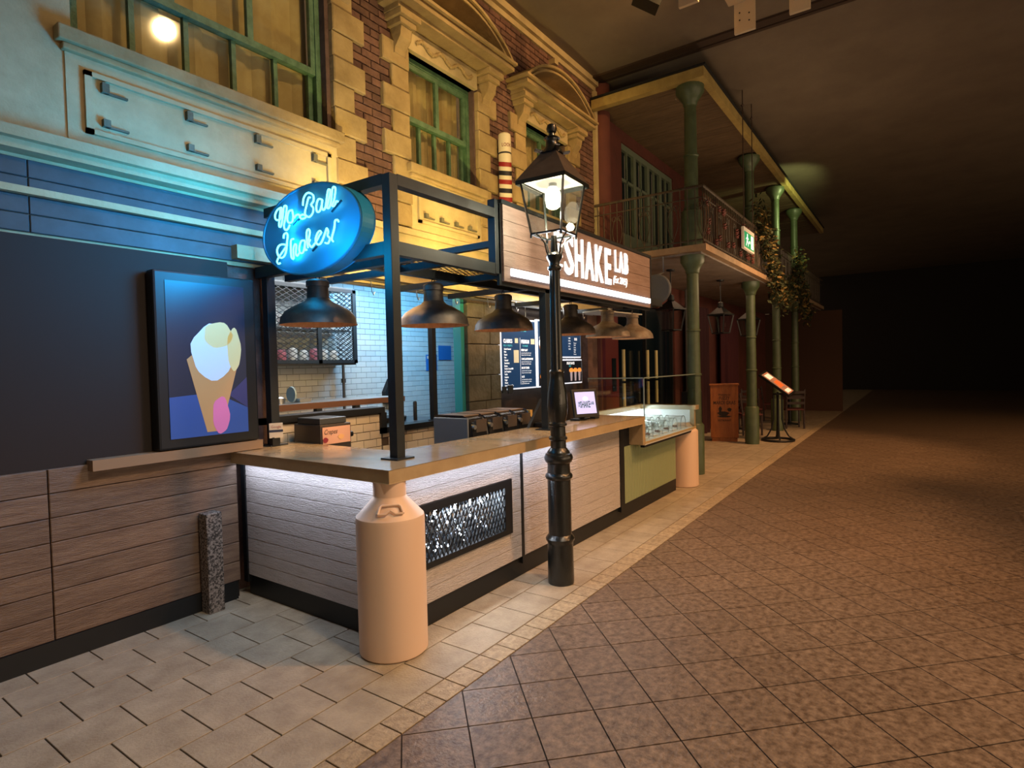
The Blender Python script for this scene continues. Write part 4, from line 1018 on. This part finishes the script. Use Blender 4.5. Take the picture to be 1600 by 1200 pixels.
# roof canopy
XB0, YB0, XBE = 8.38, 2.45, 21.
t = thing('balcony_roof', 'boarded timber roof over the balcony with a pale edge beam', 'roof', (12, 3.3, 5.7))
bs = []; x = XB0+.12
while x < XBE: bs.append((x+.06, (YB0+.1+YR)/2, 5.715, .117, YR-YB0-.1, .03)); x += .12
mb = MB()
for b in bs:
    mb.box(b[0]-b[3]/2, b[0]+b[3]/2, YB0+.1, YR, 5.70 + random.uniform(0, .006), 5.73)
stuff(mb.build('soffit_board', board, t))
MB().box(XB0, XBE, YB0, YB0+.1, 5.66, 5.80).box(XB0, XB0+.12, YB0+.1, YR, 5.66, 5.80).build('edge_beam', M('edge_cream', 'b09a5c', .6, c2='98834c', ns=5, world=True), t)
MB().box(XB0-.03, XBE, YB0-.03, YR, 5.80, 5.83).build('roof_deck', dark, t)
# balcony
t = thing('balcony', 'long balcony slab with ornate iron railing on green columns', 'balcony', (12, 3.3, 3.2))
MB().box(XB0, XBE, YB0, YR, 3.24, 3.33).build('slab', slabm, t)
mb = MB(); x = XB0+.1
while x < XBE: mb.box(x, x+.147, YB0+.1, YR, 3.215, 3.24); x += .15
stuff(mb.build('soffit_board', M('soffit_pale', '8a8078', .7, c2='746a62', ns=4, world=True, rnd=.08), t))
rail_m = M('rusty_iron', '3a3228', .6, c2='54483a', ns=20)
mb = MB().tube([(XB0+.05, YR, 4.16), (XB0+.05, YB0+.05, 4.16), (XBE, YB0+.05, 4.16)], .022, 6).tube([(XB0+.05, YR, 3.40), (XB0+.05, YB0+.05, 3.40), (XBE, YB0+.05, 3.40)], .014, 5).tube([(XB0+.05, YR, 4.0), (XB0+.05, YB0+.05, 4.0), (XBE, YB0+.05, 4.0)], .01, 5)
mb.build('handrail', rail_m, t)
mb = MB()
def bal(px, py, k, dx, dy):
    mb.tube([(px, py, 3.33), (px, py, 4.15)], .008, 5)
    if k % 4 == 0:
        for s in (1, -1):
            pts = [(px+dx*s*.08*math.sin(a*.9), py+dy*s*.08*math.sin(a*.9), 3.42+.5*a/PI) for a in [PI*i/8 for i in range(9)]]; mb.tube(pts, .007, 5)
            mb.tube([(px+dx*(s*.05+.035*math.cos(a)), py+dy*(s*.05+.035*math.cos(a)), 3.9+.04*math.sin(a)) for a in [2*PI*i/10 for i in range(10)]], .006, 5, closed=True)
for i in range(110): bal(XB0+.05+i*.11, YB0+.05, i, 1, 0)
for i in range(16): bal(XB0+.05, YB0+.05+i*.11, i, 0, 1)
stuff(mb.build('baluster', rail_m, t))
mb = MB(); random.seed(5)
for i in range(24):
    x = random.uniform(8.5, 11.6); z = random.uniform(3.4, 4.0)
    for k in range(5): a = k*2*PI/5; mb.lathe([(0, -.02), (.028, 0), (0, .02)], (x+.035*math.cos(a), YB0+.01, z+.035*math.sin(a)), 5)
stuff(mb.build('iron_flower', M('flower_red', '6a3630', .7), t))
# columns
labc = ['nearest green iron column at the balcony corner, behind the display case', 'second green column, beside the menu stand', 'third green column from the left, behind the menu stand', 'farthest green column, at the right of the balcony']
for k, x in enumerate((8.62, 12.25, 14.8, 17.3)):
    y = 2.72; c_ = thing('column', labc[k], 'column', (x, y, 0), 'green balcony columns')
    MB().lathe([(.135, 0), (.135, .72), (.115, .75)], (x, y, 0), 24).build('pedestal', colgreen, c_)
    MB().lathe([(.10, .75), (.095, 1.45), (.11, 1.46), (.11, 1.48), (.095, 1.49), (.088, 2.1), (.1, 2.11), (.1, 2.13), (.088, 2.14), (.085, 2.95)], (x, y, 0), 20).build('lower_shaft', colgreen, c_)
    MB().lathe([(.085, 2.95), (.1, 2.97), (.1, 3.0), (.13, 3.06), (.17, 3.12), (.17, 3.215)], (x, y, 0), 20).build('lower_capital', colgreen, c_)
    MB().lathe([(.15, 3.33), (.15, 3.86), (.115, 3.88), (.115, 3.92), (.1, 3.93), (.095, 4.65), (.11, 4.66), (.11, 4.68), (.09, 4.69), (.085, 5.38)], (x, y, 0), 20).build('upper_shaft', colgreen, c_)
    MB().lathe([(.085, 5.38), (.1, 5.40), (.1, 5.43), (.13, 5.48), (.2, 5.58), (.2, 5.66), (.15, 5.7)], (x, y, 0), 20).build('upper_capital', colgreen, c_)
# exit sign hung at the balcony rail
t = thing('exit_sign', 'lit green running-man exit sign on the balcony railing', 'exit sign', (10.6, YB0-.06, 3.55))
MB().box(10.25, 11.0, YB0-.08, YB0-.04, 3.54, 3.90).build('case', whitep, t)
MB().box(10.28, 10.97, YB0-.084, YB0-.08, 3.57, 3.83).build('panel', E('exit_green', '1f7a4a', 1.0), t)
we = E('exit_white', 'e8f5ec', 1.1)
MB().box(10.74, 10.90, YB0-.088, YB0-.084, 3.59, 3.81).build('door_symbol', we, t)
yy = YB0-.087; MB().lathe([(.022, -.002), (.022, .001)], (10.47, yy, 3.785), 12, axis='y').bar((10.47, yy, 3.76), (10.45, yy, 3.68), .003, .035).bar((10.45, yy, 3.69), (10.53, yy, 3.65), .003, .018).bar((10.53, yy, 3.65), (10.52, yy, 3.60), .003, .018).bar((10.45, yy, 3.69), (10.38, yy, 3.60), .003, .018).bar((10.46, yy, 3.75), (10.54, yy, 3.72), .003, .014).bar((10.46, yy, 3.75), (10.38, yy, 3.71), .003, .014).build('running_man', we, t)
MB().box(10.58, 10.66, yy-.001, yy+.002, 3.66, 3.70).build('arrow', we, t)
# vine
def vine(name, label, spots, n, seed):
    random.seed(seed); v_ = thing(name, label, 'plant', spots[0])
    for nm, m_, k in (('foliage', leaf2, n), ('dry_foliage', leafm, n//2)):
        mb = MB()
        for i in range(k):
            s = random.choice(spots); p = Vector((s[0]+random.gauss(0, .16), s[1]+random.gauss(0, .07), s[2]+random.gauss(0, .15)))
            a = Vector((random.gauss(0, 1), random.gauss(0, 1), random.gauss(0, 1))).normalized()*random.uniform(.035, .065); b = a.orthogonal().normalized()*a.length*.6
            mb.add([p-a, p+b, p+a, p-b, p+a.cross(b)*2.5], [(0, 1, 4), (1, 2, 4), (2, 3, 4), (3, 0, 4)])
        stuff(mb.build(nm, m_, v_))
    mb = MB(); mb.tube([(s[0], s[1], s[2]) for s in spots], .012, 5); mb.build('stem', M('vine_stem', '4a3a28', .8), v_)
vine('ivy_garland', 'dry ivy garland climbing the balcony rail by the second column', [(11.7, 2.42, 4.35), (12.0, 2.4, 4.1), (12.3, 2.38, 3.8), (12.6, 2.36, 3.5), (12.9, 2.36, 3.2), (13.3, 2.36, 3.1), (13.8, 2.36, 3.05)], 900, 1)
vine('ivy_garland', 'dry ivy garland on the balcony rail by the farthest column', [(14.2, 2.36, 3.1), (14.9, 2.38, 3.3), (15.6, 2.4, 3.7), (16.0, 2.4, 4.0), (16.3, 2.36, 3.3), (16.8, 2.36, 2.9)], 900, 2)
# drapes and lights under the balcony
mb = MB()
def drape(x0, x1, y, m_, label):
    mb = MB(); n = 50; vs = []; fs = []
    for i in range(n+1):
        u = i/n; x = x0+u*(x1-x0); yy = y+.05*math.sin(u*(x1-x0)*26); vs += [(x, yy, .0), (x, yy, 2.9)]
    for i in range(n): fs.append((2*i, 2*i+2, 2*i+3, 2*i+1))
    mb.add(vs, fs, 0, True); tag(mb.build('drape', m_), label, 'curtain')
drape(12.45, 14.0, 4.05, maroon, 'dark maroon drape on the wall behind the wooden podium')
drape(15.0, 16.6, 4.05, M('brown_drape', '42141c', .85), 'brighter red drape hanging between the second and third columns')
struct(MB().box(21, 21.1, 1.95, 4.5, 0, 3.2).build('wall_screen', M('brown_partition', '4a3020', .8)))
def hang_lantern(x, y, label):
    l_ = thing('hanging_lantern', label, 'lantern', (x, y, 2.15), 'dark lanterns hanging under the balcony')
    MB().lathe([(.07, 3.213), (.07, 3.19), (.01, 3.18), (.01, 2.8), (.05, 2.78), (.06, 2.7), (.03, 2.68)], (x, y, 0), 12).build('rod', blackm, l_)
    def s4(r, z): return [(x+r*math.cos(.5+k*PI/2), y+r*math.sin(.5+k*PI/2), z) for k in range(4)]
    a, b, c_ = s4(.16, 2.2), s4(.24, 2.55), s4(.05, 2.7); mb = MB()
    for k in range(4): mb.bar(a[k], b[k], .02); mb.bar(a[k], a[(k+1) % 4], .02); mb.bar(b[k], b[(k+1) % 4], .025)
    mb.add(b+c_, [(0, 1, 5, 4), (1, 2, 6, 5), (2, 3, 7, 6), (3, 0, 4, 7)]); fr = mb.build('frame', blackm, l_)
    for k in range(4): MB().add([a[k], a[(k+1) % 4], b[(k+1) % 4], b[k]], [(0, 1, 2, 3)]).build('pane', glass, fr)
hang_lantern(11.5, 3.1, 'dark hanging lantern left of the second green column'); hang_lantern(13.3, 3.0, 'dark hanging lantern right of the second green column'); hang_lantern(9.6, 3.4, 'dark hanging lantern just behind the nearest green column')
# podium
t = thing('podium', 'orange wooden welcome podium with dark printed lettering', 'podium', (12.1, 3.3, 0))
u_ = Vector((.28, -.96, 0)).normalized(); n_ = Vector((-.96, -.28, 0)).normalized(); pc = Vector((12.35, 3.28, 0))
def pp(a, b, d_=0): return tuple(pc+u_*a+n_*d_+Vector((0, 0, b)))
def pbox(mb, a0, a1, b0, b1, d0, d1_):
    return mb.add([pp(a0,b0,d0),pp(a1,b0,d0),pp(a1,b1,d0),pp(a0,b1,d0),pp(a0,b0,d1_),pp(a1,b0,d1_),pp(a1,b1,d1_),pp(a0,b1,d1_)], [(0,3,2,1),(4,5,6,7),(0,1,5,4),(1,2,6,5),(2,3,7,6),(3,0,4,7)])
pbox(MB(), -.27, .27, .08, 1.16, -.35, 0).build('body', wood, t, bevel=.004); pbox(MB(), -.25, .25, 0, .08, -.33, -.02).build('base', wood, t); pbox(MB(), -.29, .29, 1.16, 1.19, -.37, .02).build('top', wood, t, bevel=.004)
ink = M('podium_ink', '2a1c12', .7)
for s_, z_, sz in (('Welcome to', .95, .06), ('FUZZY', .87, .09), ('MARDI GRAS', .77, .10), ('RESTAURANT', .42, .055)):
    text(s_, sz, ink, t, (lambda zz: lambda a, b: pp(a, b+zz, .002))(z_), sx=.75, off=.001)
mb = MB()
for a, b, ra, rb in ((-.02, .58, .11, .045), (-.08, .66, .03, .07), (.10, .66, .04, .04), (.0, .52, .13, .02)):
    mb.add([pp(a+ra*(1+.2*math.sin(5*an))*math.cos(an), b+rb*math.sin(an), .003) for an in [2*PI*i/18 for i in range(18)]], [tuple(range(18))])
mb.build('emblem', ink, t)
tag(MB().box(11.25, 11.6, 3.5, 3.8, .03, 1.08).lathe([(.03, 1.08), (.03, 1.1)], (11.4, 3.6, 0)).build('dark_bin', M('bin', '10141c', .4), bevel=.01), 'dark blue-black cabinet on the floor left of the podium', 'cabinet')
# menu stand
t = thing('menu_stand', 'black wrought iron menu stand with a tilted lit menu on a ring foot', 'menu stand', (12.9, 2.36, 0))
sx_, sy_ = 12.9, 2.36
mb = MB().tube([(sx_+.3*math.cos(a), sy_+.3*math.sin(a), .025) for a in [2*PI*i/28 for i in range(28)]], .024, 8, closed=True); mb.build('ring_foot', blackm, t)
for k in range(4):
    a = k*PI/2+.3; MB().tube([(sx_+r_*math.cos(a), sy_+r_*math.sin(a), z_) for r_, z_ in ((.29, .04), (.2, .1), (.12, .25), (.08, .45), (.08, .95))], .016, 6).build('leg', blackm, t)
MB().tube([(sx_, sy_, .04), (sx_, sy_, 1.0)], .02, 8).lathe([(.09, .95), (.09, .98)], (sx_, sy_, 0), 16).build('stem', blackm, t)
e1 = (R3 @ Vector((.66, -.60, .42))).normalized(); e2 = R3 @ Vector((.82, .04, -.57)); e2 = (e2-e1*e1.dot(e2)).normalized(); en = e1.cross(e2); en = en if en.z > 0 else -en
mc = Vector((sx_, sy_, 1.19))
def mpn(a, b, d_): return tuple(mc+e1*a+e2*b+en*d_)
def mslab(a0, a1, b0, b1, d0, d1_, nm, m_):
    MB().add([mpn(a0,b0,d0),mpn(a1,b0,d0),mpn(a1,b1,d0),mpn(a0,b1,d0),mpn(a0,b0,d1_),mpn(a1,b0,d1_),mpn(a1,b1,d1_),mpn(a0,b1,d1_)], [(0,3,2,1),(4,5,6,7),(0,1,5,4),(1,2,6,5),(2,3,7,6),(3,0,4,7)]).build(nm, m_, t)
mslab(-.36, .36, -.20, .20, -.04, 0, 'board', blackm); mslab(-.32, .32, -.16, .16, .001, .003, 'menu_sheet', M('menu_photo', '6a6058', .5, c2='c07038', ns=7, emit='8a6a50', es=.5))
mslab(-.28, -.14, -.11, .11, .004, .005, 'print', E('ms_w', 'e8dcc0', .6)); mslab(.20, .29, -.11, .11, .004, .005, 'print', E('ms_w', 'e8dcc0', .6)); mslab(-.06, .12, -.10, .10, .004, .005, 'print', E('ms_o', 'c8602a', .6))
# chairs and tables behind
def chair(x, y, rz, label):
    c_ = thing('dining_chair', label, 'chair', (x, y, 0), 'dark dining chairs under the balcony'); c_.rotation_euler = (0, 0, rz)
    MB().box(-.22, .22, -.22, .22, .44, .48).build('seat', M('seat_red', '4a1a18', .6), c_, rel=False, bevel=.01)
    for a in (-.2, .2):
        MB().bar((a, -.2, 0), (a, -.2, .44), .035).build('leg', dwood, c_, rel=False); MB().bar((a, .2, 0), (a, .2, .44), .035).bar((a, .2, .44), (a, .26, .95), .035).build('leg', dwood, c_, rel=False)
    mb = MB()
    for z_ in (.62, .75, .88): mb.box(-.2, .2, .215+.06*(z_-.44)/.5, .235+.06*(z_-.44)/.5, z_-.03, z_+.03)
    mb.build('back_slats', dwood, c_, rel=False)
chair(13.75, 3.1, .5, 'dark wooden chair just right of the podium'); chair(15.3, 3.4, -1.2, 'dark wooden chair between second and third columns, farther back'); chair(15.5, 2.5, 2.0, 'dark wooden chair right behind the menu stand'); chair(17.2, 3.3, .2, 'dark wooden chair farthest back near the fourth column')
def table(x, y, label):
    c_ = thing('dining_table', label, 'table', (x, y, 0)); MB().lathe([(.38, .73), (.4, .74), (.4, .77), (0, .77)], (x, y, 0), 24).build('tabletop', dwood, c_); MB().lathe([(.22, 0), (.2, .03), (.04, .06), (.035, .73)], (x, y, 0), 16).build('pedestal', blackm, c_)
table(14.55, 3.55, 'round dark table behind the second column'); table(16.3, 2.7, 'round dark table right of the menu stand')
# ceiling fittings
def from_px(px, py, z): 
    r_ = R3 @ Vector((px-800, -(py-600), -FPX)); k_ = (z-1.65)/r_.z; return CAM+r_*k_
for k, (px, py, wd, ln, lab) in enumerate(((1076, 8, .2, .35, 'leftmost cream bracket hanging from the ceiling at the top of the photo'), (1164, 50, .22, .75, 'longest cream ceiling bracket with bolt holes, in the middle of the three'), (1250, 18, .2, .55, 'cream ceiling bracket at the top right'))):
    p = from_px(px, py, 5.3); b_ = thing('ceiling_bracket', lab, 'bracket', (p.x, p.y, 5.3), 'cream brackets under the ceiling')
    MB().box(p.x-.02, p.x+.02, p.y-wd/2, p.y+wd/2, 5.3, ZC).build('plate', M('bracket_cream', 'c8b290', .5), b_, bevel=.004)
    MB().box(p.x-.2, p.x-.02, p.y-.02, p.y+wd/2+.06, 5.62, 5.78).build('arm', M('bracket_cream', 'c8b290', .5), b_, bevel=.01)
    mb = MB()
    for a in (-.05, .05):
        for z_ in (5.42, 5.5): mb.lathe([(.009, -.003), (.009, 0)], (p.x-.02, p.y+a, z_+a*.3), 8, axis='x')
    mb.build('bolt_hole', blackm, b_)
p = from_px(1010, -6, 5.7)
t = thing('ceiling_spotlight', 'black boxy spotlight hanging from the ceiling at the top edge', 'spotlight', (p.x, p.y, 5.7))
MB().bar((p.x-.05, p.y+.1, 5.75), (p.x+.1, p.y-.12, 5.62), .2, .16).build('housing', blackm, t); MB().tube([(p.x, p.y, 5.8), (p.x, p.y, ZC)], .015).build('stem', blackm, t)
# round sign and pale awning pieces beyond the kiosk
t = thing('round_sign', 'round grey projecting sign behind the right end of the shop sign', 'sign', (8.15, 3.1, 2.5))
MB().lathe([(.20, -.03), (.215, -.02), (.215, .02), (.20, .03)], (8.15, 3.1, 2.72), 36, axis='x').build('disc', M('round_grey', '5a6068', .5), t); MB().tube([(8.16, 3.1, 2.92), (8.45, 3.1, 3.0), (8.45, 3.1, 3.23)], .012).build('hanger', steel, t)
tag(MB().prism([(7.0, 3.45), (8.1, 3.3), (8.3, 3.6), (7.4, 3.85), (7.1, 3.75)], 2.36, 2.375, 'z').build('ceiling_panel', M('pale_panel', 'b8bcb8', .5)), 'flat pale panel fixed on the frame above the last pendant lamps', 'panel')
tag(MB().lathe([(.03, 0), (.03, .16)], (0, 0, 0), 12, axis='x').build('paper_roll', whitep), 'small white roll on the frame above the fifth pendant lamp', 'roll'); D.objects['paper_roll'].location = (7.2, 3.4, 2.41)
tag(MB().tube([(12.35, 4.02, 0), (12.35, 4.02, 3.2)], .05, 10).build('downpipe', M('pipe_grey', '6a6c68', .5)), 'grey downpipe between the dark doors and the maroon drape', 'pipe')

# two thin cables in front of the balcony
for x, lab in ((10.3, 'left one of two thin cables hanging from the ceiling before the balcony'), (10.95, 'right one of two thin cables hanging from the ceiling before the balcony')):
    c_ = thing('hanging_cable', lab, 'cable', (x, 2.38, 4.2), 'cables in front of the balcony')
    MB().tube([(x, 2.38, 3.9), (x, 2.38, ZC)], .008, 5).build('cable', M('cable_brown', '3a2a20', .6), c_); MB().lathe([(0, -.03), (.03, 0), (0, .03)], (x, 2.38, 5.9), 8).build('clamp', M('cable_brown', '3a2a20', .6), c_)
MB().box(7.15, 7.25, YW-.12, YW, 5.86, 5.93).build('stone_stub', stone2, wall)
